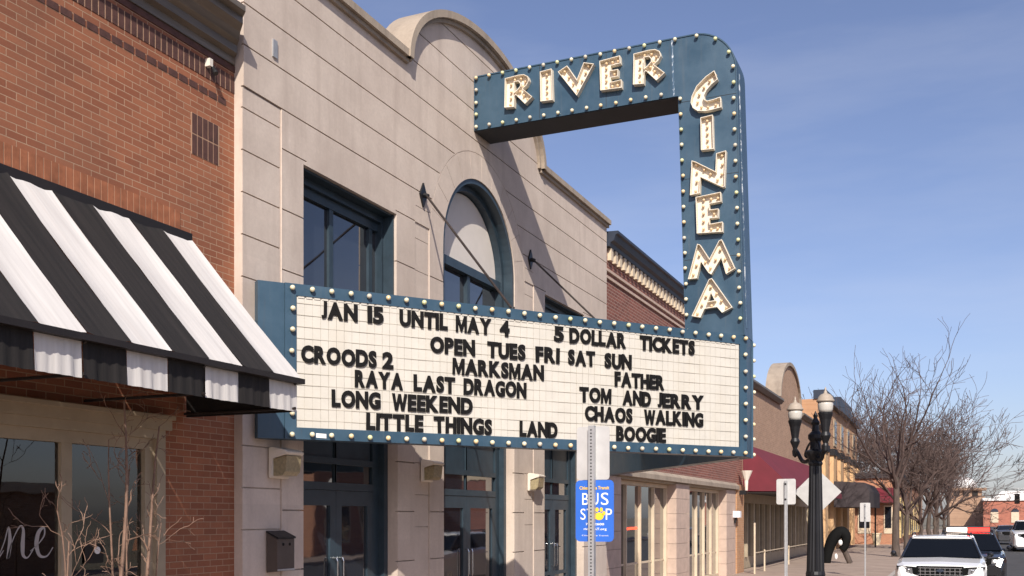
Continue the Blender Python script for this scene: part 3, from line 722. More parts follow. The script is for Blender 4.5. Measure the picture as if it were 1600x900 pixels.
def glyph(ch):
    if ch in HAND and ch not in glyphs:
        g_ = bmn(); prism(g_, HAND[ch], lambda u, v, d: Vector((u, v, d)), -.5, .5); bmesh.ops.recalc_face_normals(g_, faces=g_.faces)
        glyphs[ch] = (g_, (0, max(p[0] for p in HAND[ch]), 0, 1))
    if ch not in glyphs: glyphs[ch] = text_mesh(ch, .05, .5)
    return glyphs[ch]
rng = random.Random(5)
for row, z0, words in WORDS:
    for wi, (word, q0, q1) in enumerate(words):
        dims = []
        for ch in word:
            bm_, (a, e, c_, f) = glyph(ch); dims.append((e - a) / (f - c_) if ch not in 'I1' else .26)
        gap = .065; tot = sum(dims) + gap * (len(word) - 1); sc = (q1 - q0) / tot; q = q0
        for li, ch in enumerate(word):
            bm_, (a, e, c_, f) = glyph(ch); w = dims[li] * sc
            ctr = q + w / 2; tilt = rng.gauss(0, .012); dz = rng.gauss(0, .002); o0 = mq(ctr, z0, .018)
            nb_ = bmn(); mp = {}
            for v in bm_.verts:
                u_ = (v.co.x - a) / (e - a) * w - w / 2; v_ = (v.co.y - c_) / (f - c_) * LH
                u_, v_ = u_ - tilt * v_, v_ + tilt * u_ + dz
                p = ME * u_ + MN * ((v.co.z + .5) * .016)
                mp[v] = nb_.verts.new((p.x, p.y, v_))
            for fc in bm_.faces: nb_.faces.new([mp[v] for v in fc.verts])
            lo = obj('marquee_letter', nb_, M['black']); lo.location = o0
            kind = 'number' if ch.isdigit() else 'letter'
            tag(lo, f"black plastic {kind} {ch}, {ORD[li]} in the {ORD[wi]} word of the marquee's {row} row", 'sign letter', 'changeable letters on the marquee board')
            q += w + gap * sc
for g in glyphs.values(): g[0].free()

# ------------------------------------------------------------------ blade sign RIVER CINEMA
SX = 14.8; LEAN = .03
blade = thing('blade_sign', (15.1, 3.3, 4.78), 'tall blue bulb edged sign over the marquee reading RIVER CINEMA', 'blade sign')
def lean(y, z): return y + LEAN * (z - 4.78) * max(0., min(1., (7.2 - y) / 3.4))
rc = .62
poly = [(7.195, 8.40), (3.72, 8.40), (3.72, 4.785), (2.845, 4.785)] + [(2.845 + rc - rc * math.cos(math.pi / 2 * i / 12), 9.28 - rc + rc * math.sin(math.pi / 2 * i / 12)) for i in range(13)] + [(7.195, 9.28)]
poly = [(lean(y, z), z) for y, z in poly]
b = bmn(); prism(b, poly, YZ, SX, SX + .6); obj('sign_box', b, M['blue'], blade)
b = bmn(); prism(b, [(7.19, 8.388), (lean(3.74, 8.4), 8.388), (lean(3.74, 8.4), 8.3985), (7.19, 8.3985)], YZ, SX + .005, SX + .595); obj('underside', b, M['sign_under'], blade)
b = bmn(); ribbon(b, poly, YZ, SX + .02, SX - .012, .018); obj('edge_trim', b, M['blue'], blade)
flake, nt, bs, N, L = nodes('flaking paint seam')
f_ = noise(nt, mapped(nt, (6, 6, 2.2)), 3.2, 5, .7); L(mix(nt, ramp(nt, f_, .54, .6), (.05, .1, .16), (.6, .64, .68)), bs.inputs['Base Color'])
b = bmn(); prism(b, [(lean(3.80, 8.41), 8.41), (lean(3.775, 8.41), 8.41), (lean(3.775, 9.26), 9.26), (lean(3.80, 9.26), 9.26)], YZ, SX - .004, SX + .01); obj('seam', b, flake, blade)
b = bmn()
for z in range(22):
    za = 4.9 + z * .17; prism(b, [(SX + .12, za), (SX + .17, za), (SX + .17, za + .168), (SX + .12, za + .168)], lambda u, v, d: Vector((u, lean(2.845, v) + d, v)), -.008, .02)
obj('flaking_strip', b, flake, blade)
b = bmn()
for za in (5.95, 7.15, 8.30): prism(b, [(lean(3.715, za), za), (lean(2.85, za), za), (lean(2.85, za), za + .006), (lean(3.715, za), za + .006)], YZ, SX - .003, SX + .01)
for ya in (4.95, 6.05): prism(b, [(ya, 8.41), (ya + .006, 8.41), (ya + .006, 9.27), (ya, 9.27)], YZ, SX - .003, SX + .01)
obj('sheet_seam', b, M['sign_under'], blade)
def sb(y, z): bulb((SX - .008, y, z), (-1, 0, 0), blade, .029)
for k in range(15): sb(lean(7.14 - k * .2435, 9.24), 9.235)
for k in range(14): sb(lean(7.14 - k * .2435, 8.44), 8.445)
for k in (1, 2, 3): sb(7.14, 9.235 - k * .1975)
for k in range(16): sb(lean(3.68, 8.34 - k * .229), 8.34 - k * .229)
for k in range(17): sb(lean(2.895, 8.68 - k * .229), 8.68 - k * .229)
for k, a in enumerate((25, 55, 85)): sb(lean(2.845 + rc - (rc - .05) * math.cos(R(a)), 9.0), 9.28 - rc + (rc - .05) * math.sin(R(a)))

def pxn(pts, w=None):                              # outlines measured on enlarged crops, brought to a unit box
    xs = [p[0] for p in pts]; ys = [p[1] for p in pts]
    x0, x1, y0, y1 = min(xs), max(xs), min(ys), max(ys)
    return [((x - x0) / (x1 - x0), 1 - (y - y0) / (y1 - y0)) for x, y in pts]
GL = {
 'R': ([(0, .03), (.34, 0), (.36, .34), (.41, .38), (.74, .03), (1, .22), (.66, .53), (.80, .62), (.88, .76), (.84, .90), (.70, .985), (.5, 1), (.02, .97)],
       [[(.36, .47), (.45, .52), (.57, .63), (.57, .72), (.5, .80), (.36, .80)]],
       [(.18, .12), (.19, .33), (.20, .54), (.2, .76), (.34, .89), (.56, .89), (.71, .78), (.66, .63), (.53, .5), (.66, .34), (.8, .2)]),
 'I': ([(.04, .02), (1, 0), (.92, 1), (0, .97)], [], [(.5, .12), (.49, .31), (.48, .5), (.47, .69), (.46, .87)]),
 'V': ([(0, .86), (.26, 1), (.53, .50), (.72, 1), (1, .90), (.53, 0)], [], [(.17, .86), (.28, .65), (.4, .43), (.53, .2), (.65, .48), (.75, .7), (.83, .88)]),
 'E': ([(.04, .03), (1, 0), (1, .25), (.52, .23), (.515, .37), (.84, .37), (.85, .59), (.515, .59), (.515, .74), (.95, .76), (.93, 1), (0, .95)], [], [(.27, .13), (.27, .33), (.27, .52), (.26, .71), (.28, .87), (.55, .87), (.8, .87), (.66, .48), (.55, .12), (.8, .12)]),
 'C': (pxn([(410, 112), (330, 150), (240, 220), (195, 300), (185, 350), (205, 400), (250, 432), (330, 445), (400, 442), (475, 434), (468, 345), (400, 356), (345, 360), (318, 345), (312, 310), (335, 270), (380, 228), (440, 192)]), [], [(.8, .9), (.6, .78), (.42, .64), (.26, .48), (.2, .3), (.32, .14), (.55, .12), (.8, .14)]),
 'N': (pxn([(205, 80), (190, 385), (278, 376), (284, 236), (480, 350), (498, 348), (512, 35), (425, 47), (418, 205), (236, 92)]), [], [(.14, .1), (.16, .34), (.17, .58), (.17, .76), (.38, .62), (.56, .48), (.75, .32), (.86, .16), (.87, .45), (.88, .68), (.88, .9)]),
 'M': ([(0, 0), (.19, 0), (.28, .45), (.44, .12), (.5, .07), (.71, .5), (.81, .04), (1, .17), (.72, 1), (.66, .97), (.46, .50), (.26, .92), (.2, .95)], [], [(.1, .12), (.17, .38), (.23, .65), (.36, .44), (.47, .26), (.58, .48), (.68, .74), (.78, .46), (.87, .2)]),
 'A': ([(0, .06), (.22, 0), (.32, .22), (.63, .24), (.75, .08), (1, .2), (.5, 1), (.43, .98)], [[(.40, .40), (.57, .42), (.48, .62)]], [(.13, .12), (.24, .34), (.34, .56), (.46, .8), (.6, .6), (.72, .4), (.84, .22), (.48, .3)]),
}
def channel_letter(ch, yl, yr, zb, zt):
    o_, hs, bl = GL[ch]; D = .095
    T = lambda p: (yl + (yr - yl) * p[0], zb + (zt - zb) * p[1])
    F = lambda u, v, d: Vector((SX - d, u, v))
    b = bmn()
    loops = [[T(p) for p in o_]] + [[T(p) for p in h] for h in hs]
    ribbon(b, loops[0], F, .0, D, .008)
    for h in loops[1:]: ribbon(b, h, F, .0, D, -.010)
    vs, es = [], []
    for lp in loops:
        v = [b.verts.new(F(u, w, .016)) for u, w in lp]; es += [b.edges.new((v[i], v[(i + 1) % len(v)])) for i in range(len(v))]
    bmesh.ops.triangle_fill(b, edges=es, use_beauty=True)
    l = obj('letter', b, M['channel'], blade)
    for p in bl:
        y, z = T(p); bulb((SX - .017, y, z), (-1, 0, 0), l, .021, 'letter_bulb', M['letter_bulb'])
for ch, pl, pr in (('R', 6.62, 6.14), ('I', 6.01, 5.80), ('V', 5.71, 5.12), ('E', 5.03, 4.68), ('R', 4.50, 4.01)): channel_letter(ch, pl, pr, 8.64, 9.13)
for ch, pl, pr, zb, zt in (('C', 3.62, 3.17, 8.08, 8.65), ('I', 3.475, 3.28, 7.51, 8.01), ('N', 3.63, 3.10, 6.88, 7.46), ('E', 3.545, 3.15, 6.29, 6.87), ('M', 3.66, 2.97, 5.65, 6.18), ('A', 3.605, 3.01, 5.07, 5.63)): channel_letter(ch, pl, pr, zb, zt)

# ------------------------------------------------------------------ deep red brick storefront beyond the cinema
Y2 = 7.25
br2 = thing('red_brick_storefront', (29, Y2, 0), 'deep red brick store with navy dentil cornice and block pilasters beyond the cinema', 'store')
b = bmn(); box(b, 21.58, 37.2, Y2, Y2 + 11, 3.32, 8.2); obj('wall', b, M['brick_two'], br2)
b = bmn(); prism(b, [(Y2 + .3, 8.2), (Y2 - .1, 8.2), (Y2 - .12, 8.28), (Y2 - .2, 8.32), (Y2 - .24, 8.44), (Y2 - .3, 8.46), (Y2 - .3, 8.52), (Y2 + .3, 8.54)], YZ, 21.6, 37.2); obj('cornice', b, M['navy'], br2)
x = 21.75
while x < 37: b = bmn(); box(b, x, x + .16, Y2 - .09, Y2 + .02, 7.92, 8.195); x += .33; obj('dentil', b, M['cream'], br2)
b = bmn(); box(b, 21.59, 37.2, Y2 - .04, Y2 + .02, 7.66, 7.72); box(b, 21.59, 37.2, Y2 - .04, Y2 + .02, 7.50, 7.56); obj('string_course', b, M['pink'], br2)
b = bmn(); prism(b, [(Y2 + .02, 3.12), (Y2 - .12, 3.12), (Y2 - .12, 3.24), (Y2 - .02, 3.34), (Y2 + .02, 3.34)], YZ, 21.6, 36.1); obj('fascia', b, M['coping'], br2)
b = bmn(); box(b, 21.6, 36.1, Y2 + .021, Y2 + 1.2, 3.06, 3.319); obj('soffit', b, M['tan_frame'], br2)
P2 = ((21.62, 22.7), (27.75, 29.25), (34.4, 35.9))
rngp = random.Random(2)
for x0, x1 in P2:
    b = bmn()
    for k in range(7):
        box(b, x0, x1, Y2 - .02, Y2 + .9, .15 + k * .42, .15 + k * .42 + .412)
    obj('pilaster', b, M['pink'], br2)
for x0, x1, n in ((22.7, 27.75, 4), (29.25, 34.4, 5)):
    b = bmn(); ribbon(b, [(x0, .15), (x1, .15), (x1, 3.05), (x0, 3.05)], XZ, Y2 + .36, Y2 + .24, .1)
    w = obj('shop_window', b, M['cream'], br2)
    for k in range(n + 1):
        x = x0 + .05 + (x1 - x0 - .1) * k / n; b = bmn(); box(b, x - .03, x + .03, Y2 + .25, Y2 + .36, .26, 2.94); obj('mullion', b, M['cream'], w)
    b = bmn(); box(b, x0 + .1, x1 - .1, Y2 + .31, Y2 + .329, .95, 1.0); obj('rail', b, M['cream'], w)
    b = bmn(); box(b, x0 + .1, x1 - .1, Y2 + .33, Y2 + .34, .25, 2.95); obj('pane', b, M['glass'], w)
b = bmn(); tube(b, [(24.1, Y2 + .28, 1.86), (24.9, Y2 + .28, 1.87)], .03, 6); obj('neon_sign', b, M['red_neon'], br2)
b = bmn(); box(b, 35.95, 37.2, Y2 - .06, Y2 + .4, .15, 3.31); obj('corner_pier', b, M['brick_orange'], br2)
t = thing('torch_sconce', (36.5, Y2, 3.4), 'cream torch shaped sconce on the brick pier beneath the marquee nose', 'sconce')
b = bmn(); lathe(b, [(.05, -.45), (.07, -.1), (.2, .2), (.22, .25), (.14, .25)], (36.4, Y2 - .3, 3.55), 12); obj('bowl', b, M['lamp_body'], t)
b = bmn(); box(b, 36.34, 36.46, Y2 - .3, Y2 - .06, 2.95, 3.1); obj('bracket', b, M['iron'], t)
t = thing('white_camera', (35.6, Y2, 2.2), 'small white camera on the block pilaster beside the brick pier', 'security camera')
b = bmn(); box(b, 35.45, 35.75, Y2 - .25, Y2 - .021, 2.14, 2.36); obj('housing', b, M['sign_white'], t)
b = bmn(); tube(b, [(35.58, Y2 - .1, 2.12), (35.58, Y2 - .06, 1.95)], .04, 6); obj('bracket', b, M['iron'], t)

# white railing beyond the pier
t = thing('white_railing', (37.6, 6.6, .15), 'white post railing along the dim store windows', 'railing')
for i, x in enumerate((36.2, 38.2, 44.0, 51.0)):
    b = bmn(); box(b, x, x + (.1 if i == 0 else .04), 6.6, 6.65, .15, .95 + (1.0 if i == 0 else 0)); obj('post', b, M['cream'], t)
b = bmn(); box(b, 36.36, 51, 6.61, 6.64, .87, .90); obj('rail', b, M['cream'], t)

# ------------------------------------------------------------------ tan brick building with arched parapet and maroon awning
t3 = thing('tan_brick_store', (48, Y2, 0), 'tan brick store with rounded parapet above a maroon awning', 'store')
pz = 7.1
o3 = [(37.21, 3.2), (59.9, 3.2), (59.9, pz), (51.6, pz), (51.6, pz + .35)] + [(48.55 + 3.0 * math.cos(math.pi * i / 20), pz + .35 + 1.7 * math.sin(math.pi * i / 20)) for i in range(21)] + [(45.5, pz + .35), (45.5, pz), (37.21, pz)]
b = bmn(); prism(b, o3, XZ, Y2, Y2 + .5); obj('wall', b, M['brick_tan'], t3)
b = bmn(); box(b, 37.21, 59.9, Y2 + .51, Y2 + 12, .15, pz - .4); obj('rear_block', b, M['brick_tan'], t3)
for x0, x1 in ((37.15, 45.45), (51.65, 59.95)):
    b = bmn(); prism(b, [(Y2 - .1, pz - .02), (Y2 - .22, pz + .12), (Y2 - .22, pz + .2), (Y2 + .6, pz + .2), (Y2 + .6, pz + .002)], YZ, x0, x1); obj('coping', b, M['cornice'], t3)
b = bmn(); nn_ = 20
for i in range(nn_):
    pts = []
    for a, r in ((i, .002), (i + 1, .002), (i + 1, .16), (i, .16)): pts.append((48.55 + (3.0 + r) * math.cos(math.pi * a / nn_), pz + .35 + (1.7 + r) * math.sin(math.pi * a / nn_)))
    prism(b, pts, XZ, Y2 - .1, Y2 + .6)
obj('arch_coping', b, M['coping'], t3)
b = bmn(); box(b, 37.21, 59.9, Y2 + .4, Y2 + .5, .15, .6); box(b, 37.21, 59.9, Y2 + .35, Y2 + .5, 2.7, 3.19)
w = obj('shop_front', b, M['tan_frame'], t3)
for k in range(19):
    x = 37.3 + k * 1.25; b = bmn(); box(b, x, x + (.3 if k % 3 == 0 else .1), Y2 + .3, Y2 + .5, .6, 2.7); obj('mullion', b, M['tan_frame'], w)
b = bmn(); box(b, 37.21, 59.9, Y2 + .42, Y2 + .43, .6, 2.7); obj('pane', b, M['glass'], w)
ma = thing('maroon_awning', (45, Y2, 3), 'long maroon canvas awning on the tan brick store', 'awning')
b = bmn(); prism(b, [(Y2 - .01, 3.1), (Y2 - .01, 4.8), (Y2 - .12, 4.8), (5.55, 3.3), (5.55, 3.08)], YZ, 37.3, 54.5); obj('canvas', b, M['maroon'], ma)
b = bmn(); box(b, 37.35, 54.45, 5.6, Y2 - .06, 3.02, 3.075); obj('under_frame', b, M['awn_bar'], ma)

# ------------------------------------------------------------------ orange brick building with pale pilasters
t4 = thing('orange_brick_building', (70, Y2, 0), 'two storey orange brick building with dark stepped cornice and pale pilasters', 'building')
b = bmn(); box(b, 60, 82, Y2, Y2 + 14, .15, 8.9); obj('wall', b, M['brick_orange'], t4)
b = bmn()
box(b, 59.9, 67, Y2 - .3, Y2 + .4, 8.9, 9.4); box(b, 67, 74, Y2 - .35, Y2 + .4, 8.9, 9.75); box(b, 74, 82.1, Y2 - .3, Y2 + .4, 8.9, 9.3)
obj('cornice', b, M['navy'], t4)
for k in range(6):
    x = 60.3 + k * 4.1; b = bmn(); box(b, x, x + 1.3, Y2 - .22, Y2 + .05, .15, 5.9); p_ = obj('pilaster', b, M['ochre'], t4)
    b = bmn(); box(b, x - .1, x + 1.4, Y2 - .32, Y2 + .05, 5.901, 6.3); obj('cap', b, M['iron'], p_)
for k in range(5):
    x = 62.2 + k * 4.1
    b = bmn(); box(b, x, x + 1.5, Y2 - .05, Y2 + .05, 6.6, 8.3); f_ = obj('window', b, M['tan_frame'], t4)
    b = bmn(); box(b, x + .15, x + 1.35, Y2 - .06, Y2 - .052, 6.75, 8.15); obj('pane', b, M['glass'], f_)
    b = bmn(); box(b, x - .5, x + 1.9, Y2 - .04, Y2 + .05, .5, 3.0); f_ = obj('window', b, M['navy'], t4)
    b = bmn(); box(b, x - .35, x + 1.75, Y2 - .05, Y2 - .042, .6, 2.9); obj('pane', b, M['glass'], f_)
t = thing('box_awning', (70, Y2, 3), 'dark brown box awning over the walk before the orange brick building', 'awning')
b = bmn(); prism(b, [(Y2 - .33, 2.75), (Y2 - .33, 4.3), (5.2, 4.2), (4.9, 3.7), (4.9, 2.75)], YZ, 63.5, 72); obj('canvas', b, M['brown_canvas'], t)
b = bmn(); box(b, 63.8, 63.9, 5.1, 5.2, .15, 2.749); box(b, 71.5, 71.6, 5.1, 5.2, .15, 2.749); obj('posts', b, M['iron'], t)

# corner shop that stands forward of the others
t5 = thing('corner_shop', (90, 4.1, 0), 'low brick corner shop with white windows facing up the street', 'shop')
b = bmn(); box(b, 79, 125, 4.1, 14, .15, 5.0); obj('wall', b, M['brick_end'], t5)
b = bmn(); box(b, 78.8, 125.1, 3.9, 14.1, 5.001, 5.4); obj('roof_edge', b, M['brown_canvas'], t5)
for y0, y1 in ((4.5, 5.1), (6.0, 6.9)):
    b = bmn(); box(b, 78.94, 79.05, y0, y1, .95, 3.0); f_ = obj('window', b, M['cream'], t5)
    b = bmn(); box(b, 78.925, 78.938, y0 + .08, y1 - .08, 1.35, 2.9); obj('pane', b, M['glass'], f_)
for k in range(9):
    x = 80.5 + k * 4.6
    b = bmn(); box(b, x, x + 1.6, 4.02, 4.15, .6, 3.6); obj('pilaster', b, plain('yellow cream stucco', (.62, .48, .22), .8) if k == 0 else bpy.data.materials['yellow cream stucco'], t5)
    b = bmn(); box(b, x + 1.9, x + 4.2, 4.05, 4.15, .8, 3.2); f_ = obj('window', b, M['cream'], t5)
    b = bmn(); box(b, x + 2.0, x + 4.1, 4.035, 4.048, .9, 3.1); obj('pane', b, M['glass'], f_)
t = thing('maroon_shed_awning', (79, 5.2, 3.4), 'maroon awning on the end wall of the corner shop', 'awning')
b = bmn(); prism(b, [(78.92, 3.2), (78.92, 4.3), (77.8, 3.5), (77.8, 3.2)], lambda u, v, d: Vector((u, d, v)), 4.4, 7.1); obj('canvas', b, M['maroon'], t)
t = thing('cream_planter', (76.9, 5.45, .15), 'cream tapered planter on the walk before the corner shop', 'planter')
b = bmn(); lathe(b, [(.22, 0), (.34, .75), (.38, .78), (.38, .86), (.3, .86), (.28, .7)], (76.9, 5.45, .15), 14); obj('pot', b, M['pot'], t)
# blocks farther down on the left
rng = random.Random(8)
t = thing('distant_tan_block', (150, 6, 0), 'distant tan block with flat roof mostly hidden by street trees', 'building')
b = bmn(); box(b, 128, 175, 5.5, 20, 0, 6.2); obj('wall', b, M['brick_tan'], t); b = bmn(); box(b, 127.8, 175.2, 5.3, 20.2, 6.201, 6.6); obj('coping', b, M['cornice'], t)
for k in range(8):
    b = bmn(); box(b, 130 + k * 5.5, 133 + k * 5.5, 5.44, 5.55, .9, 3.2); obj('window', b, M['glass'], t)

# ------------------------------------------------------------------ end of the street
t6 = thing('far_red_building', (260, -15, 0), 'long red brick building with white roof closing the far end of the street', 'building')
b = bmn(); box(b, 256, 285, -45, -4.9, 0, 5.9); obj('wall', b, M['brick_far'], t6)
b = bmn(); box(b, 255.6, 285.2, -45.2, -4.7, 5.901, 6.5); obj('white_parapet', b, M['roof'], t6)
b = bmn(); prism(b, [(-45, 6.501), (-7, 6.501), (-9, 8.2), (-45, 8.2)], YZ, 262, 284); obj('roof', b, M['roof'], t6)
for k in range(8):
    y = -7.2 - k * 4.2
    b = bmn(); box(b, 255.85, 256.05, y - .8, y + .8, .9, 3.3); f_ = obj('window', b, M['cream'], t6)
    b = bmn(); pts = [(y - .8, 3.31), (y + .8, 3.31)] + [(y + .8 * math.cos(math.pi * i / 10), 3.32 + .8 * math.sin(math.pi * i / 10)) for i in range(11)]; prism(b, pts[2:], YZ, 255.8, 256.05); obj('arch_panel', b, M['navy'], f_)
t7 = thing('domed_tower', (270, -4, 0), 'brown tower with a white dome behind the far street trees', 'tower')
b = bmn(); box(b, 266, 274, -5.4, 2.6, 0, 7.0); box(b, 266.6, 273.4, -4.8, 2.0, 7.0, 8.6); box(b, 265.6, 274.4, -5.8, 3, 8.6, 9.1); obj('wall', b, M['brick_tan'], t7)
b = bmn()
for y in (-3.9, -1.9, .1): box(b, 266.4, 266.7, y, y + 1.2, 7.2, 8.4)
obj('openings', b, M['dark_room'], t7)
b = bmn(); lathe(b, [(2.9, 0), (2.8, .7), (2.4, 1.6), (1.6, 2.4), (.6, 2.8), (1e-3, 2.9)], (270, -1.0, 9.1), 18); obj('dome', b, M['roof'], t7, smooth=True)

# traffic signal hanging over the far crossing
t = thing('traffic_signal', (167, -13, 0), 'dark traffic signal head hung from a mast arm over the far crossing', 'traffic light')
b = bmn(); tube(b, [(167, -13, 0), (167, -13, 6.6)], [.16, .1], 8); tube(b, [(167, -13, 6.2), (167, -7.2, 6.4)], [.07, .04], 8); obj('mast', b, M['galv'], t)
b = bmn(); box(b, 166.8, 167.1, -8.05, -7.35, 4.1, 5.6); obj('signal_head', b, M['soot'], t)
b = bmn(); tube(b, [(167, -7.7, 5.6), (167, -7.7, 6.35)], .04, 5); obj('hanger', b, M['soot'], t)

# ------------------------------------------------------------------ street lamp
LX, LY = 17.5, 2.2
lp = thing('street_lamp', (LX, LY, .15), 'black iron street lamp with two acorn heads in front of the maroon awning', 'street lamp')
b = bmn(); lathe(b, [(.26, 0), (.26, .12), (.2, .18), (.2, .6), (.17, .7), (.175, .85), (.155, 1.0), (.16, 1.05), (.15, 1.1)], (LX, LY, .15), 16); obj('base', b, M['iron'], lp, smooth=False)
b = bmn()
fl = []
for z, r in ((1.25, .145), (2.2, .118), (3.0, .102)):
    ring = [b.verts.new((LX + math.cos(2 * math.pi * k / 32) * r * (1 if k % 2 else .9), LY + math.sin(2 * math.pi * k / 32) * r * (1 if k % 2 else .9), z)) for k in range(32)]; fl.append(ring)
for a, c2 in zip(fl, fl[1:]):
    for k in range(32): b.faces.new((a[k], a[(k + 1) % 32], c2[(k + 1) % 32], c2[k]))
obj('shaft', b, M['iron'], lp)
b = bmn(); lathe(b, [(.10, 3.0), (.12, 3.04), (.10, 3.09), (.16, 3.2), (.17, 3.24), (.09, 3.28), (.085, 3.4), (.12, 3.46), (.12, 3.52), (.06, 3.58), (.05, 3.68), (.075, 3.72), (.03, 3.8), (.04, 3.84), (1e-3, 3.92)], (LX, LY, 0), 14); obj('finial', b, M['iron'], lp)
for hx, hy in ((18.12, 2.62), (16.98, 1.98)):
    dx, dy = hx - LX, hy - LY
    b = bmn(); P_ = lambda f, z: (LX + dx * f, LY + dy * f, z)
    tube(b, smooth_pts([P_(.05, 3.3), P_(.3, 3.12), P_(.6, 3.1), P_(.85, 3.25), P_(1, 3.34)], 5), .035, 7); tube(b, smooth_pts([P_(.08, 3.42), P_(.3, 3.38), P_(.5, 3.22), P_(.42, 3.16), P_(.4, 3.2)], 4), .018, 6); obj('arm', b, M['iron'], lp)
    b = bmn(); lathe(b, [(1e-3, 3.18), (.045, 3.22), (.05, 3.3), (.035, 3.34), (.06, 3.4), (.085, 3.46), (.06, 3.52), (.07, 3.6), (.09, 3.72), (.115, 3.8), (.12, 3.83)], (hx, hy, 0), 14); h_ = obj('lamp_cup', b, M['iron'], lp)
    b = bmn(); lathe(b, [(.10, 3.831), (.115, 3.88), (.122, 3.95), (.118, 4.0)], (hx, hy, 0), 16); obj('globe', b, M['globe'], h_, smooth=True)
    b = bmn(); lathe(b, [(.138, 4.0), (.143, 4.03), (.125, 4.04), (.115, 4.08), (.08, 4.12), (.03, 4.14), (.026, 4.17), (.013, 4.19), (.018, 4.21), (1e-3, 4.25)], (hx, hy, 0), 16); obj('cap', b, M['globe_cap'], h_, smooth=True)

# ------------------------------------------------------------------ signs on posts
BX, BY = 7.39, 2.585
bus = thing('bus_stop_sign', (BX, BY, .15), 'perforated steel post with blue BUS STOP sign below a bare metal plate', 'bus stop sign')
def rounded(x0, x1, z0, z1, r, n=5):
    out = []
    for cx, cz, a0 in ((x1 - r, z0 + r, -90), (x1 - r, z1 - r, 0), (x0 + r, z1 - r, 90), (x0 + r, z0 + r, 180)):
        for i in range(n + 1): out.append((cx + r * math.cos(R(a0 + 90 * i / n)), cz + r * math.sin(R(a0 + 90 * i / n))))
    return out
ps = .046
po = bmn(); box(po, BX - ps, BX, BY - ps / 2 - .005, BY + ps / 2 - .005, .15, 2.85)
hc = bmn(); z = .2
hl = bmn()
while z < 2.83: box(hl, BX - ps - .0015, BX - ps - .0005, BY - .006 - .005, BY + .006 - .005, z - .0048, z + .0048); z += .0254
obj('post', po, M['galv'], bus); obj('post_holes', hl, M['iron'], bus)
b = bmn(); prism(b, rounded(BY - .137, BY + .128, 2.437, 2.845, .025), YZ, BX + .003, BX + .006); obj('metal_plate', b, M['sign_back'], bus)
b = bmn(); prism(b, rounded(BY - .172, BY + .137, 1.962, 2.434, .035), YZ, BX + .003, BX + .006); pl = obj('blue_plate', b, M['bus_blue'], bus)
FB = lambda u, v, d: Vector((BX + .003 - .0012 + d, BY - u, v))
def bt(s, u0, u1, v0, v1, mat, bold=0.):
    b = bmn(); text_into(b, s, FB, u0, u1, v0, v1, 0, .001, bold); obj('lettering', b, mat, pl)
bt('Cities Area Transit', -.105, .135, 2.362, 2.388, M['sign_yellow'], .02)
bt('B', -.083, -.030, 2.245, 2.335, M['sign_white']); bt('U', -.015, .049, 2.243, 2.335, M['sign_white']); bt('S', .069, .130, 2.243, 2.337, M['sign_white'])
bt('S', -.097, -.055, 2.13, 2.215, M['sign_white']); bt('T', -.046, -.004, 2.13, 2.215, M['sign_white']); bt('P', .108, .158, 2.13, 2.215, M['sign_white'])
b = bmn()
def disc(cu, cv, ru, rv, n=18): prism(b, [(cu + ru * math.cos(2 * math.pi * i / n), cv + rv * math.sin(2 * math.pi * i / n)) for i in range(n)], FB, 0, -.001)
disc(.055, 2.157, .036, .03)
for cu, cv in ((.017, 2.18), (.038, 2.207), (.072, 2.207), (.093, 2.18)): disc(cu, cv, .013, .017)
obj('paw_emblem', b, M['sign_yellow'], pl)
bt('746-2600', -.055, .095, 2.087, 2.105, M['sign_white'], .02); bt('rideCAT.org', -.07, .115, 2.045, 2.068, M['sign_white'], .02)
bt('Cities Area Transit', -.085, .13, 2.004, 2.014, M['sign_white']); 

def plate_sign(x, y, w, z0, z1, label, diamond=False, cat='sign', roll=0.):
    t = thing('road_sign', (x, y, .15), label, cat)
    b = bmn(); box(b, x - .05, x - .012, y - .018, y + .018, .15, z1 - .03 if not diamond else z1 - .2); box(b, x - .012, x - .006, y - .026, y + .026, .15, z1 - .03 if not diamond else z1 - .2); obj('post', b, M['galv'], t)
    b = bmn()
    if diamond:
        s = w / 2; zc = (z0 + z1) / 2; pts = []
        for i, (a, c2) in enumerate(((0, -1), (1, 0), (0, 1), (-1, 0))):
            nx, nz = ((1, 0), (0, 1), (-1, 0), (0, -1))[i]
            e = .06
            pa = (y + a * s - (e if a > 0 else -e if a < 0 else e), zc + c2 * s - (e if c2 > 0 else -e if c2 < 0 else e))
            pts.append((y + a * s, zc + c2 * s))
        prism(b, pts, YZ, x, x + .004)
    else: prism(b, rounded(y - w / 2, y + w / 2, z0, z1, .03), YZ, x, x + .004)
    obj('plate', b, M['sign_back'], t)
    for zb in (z0 + (z1 - z0) * .2, z0 + (z1 - z0) * .8):
        b = bmn(); lathe(b, [(.016, 0), (.016, .012), (.006, .016)], (x - .05, y, zb), 8, Matrix.Rotation(R(-90), 4, 'Y')); obj('bolt', b, M['iron'], t)
    return t
plate_sign(17.12, 2.62, .31, 2.36, 2.78, 'bare back of a small upright road sign left of the street lamp')
t = plate_sign(18.82, 2.33, .82, 2.19, 3.01, 'bare back of a diamond road sign behind the street lamp', True)
plate_sign(35.2, 2.85, .32, 2.0, 2.62, 'bare back of a small road sign beside the bare tree trunk')

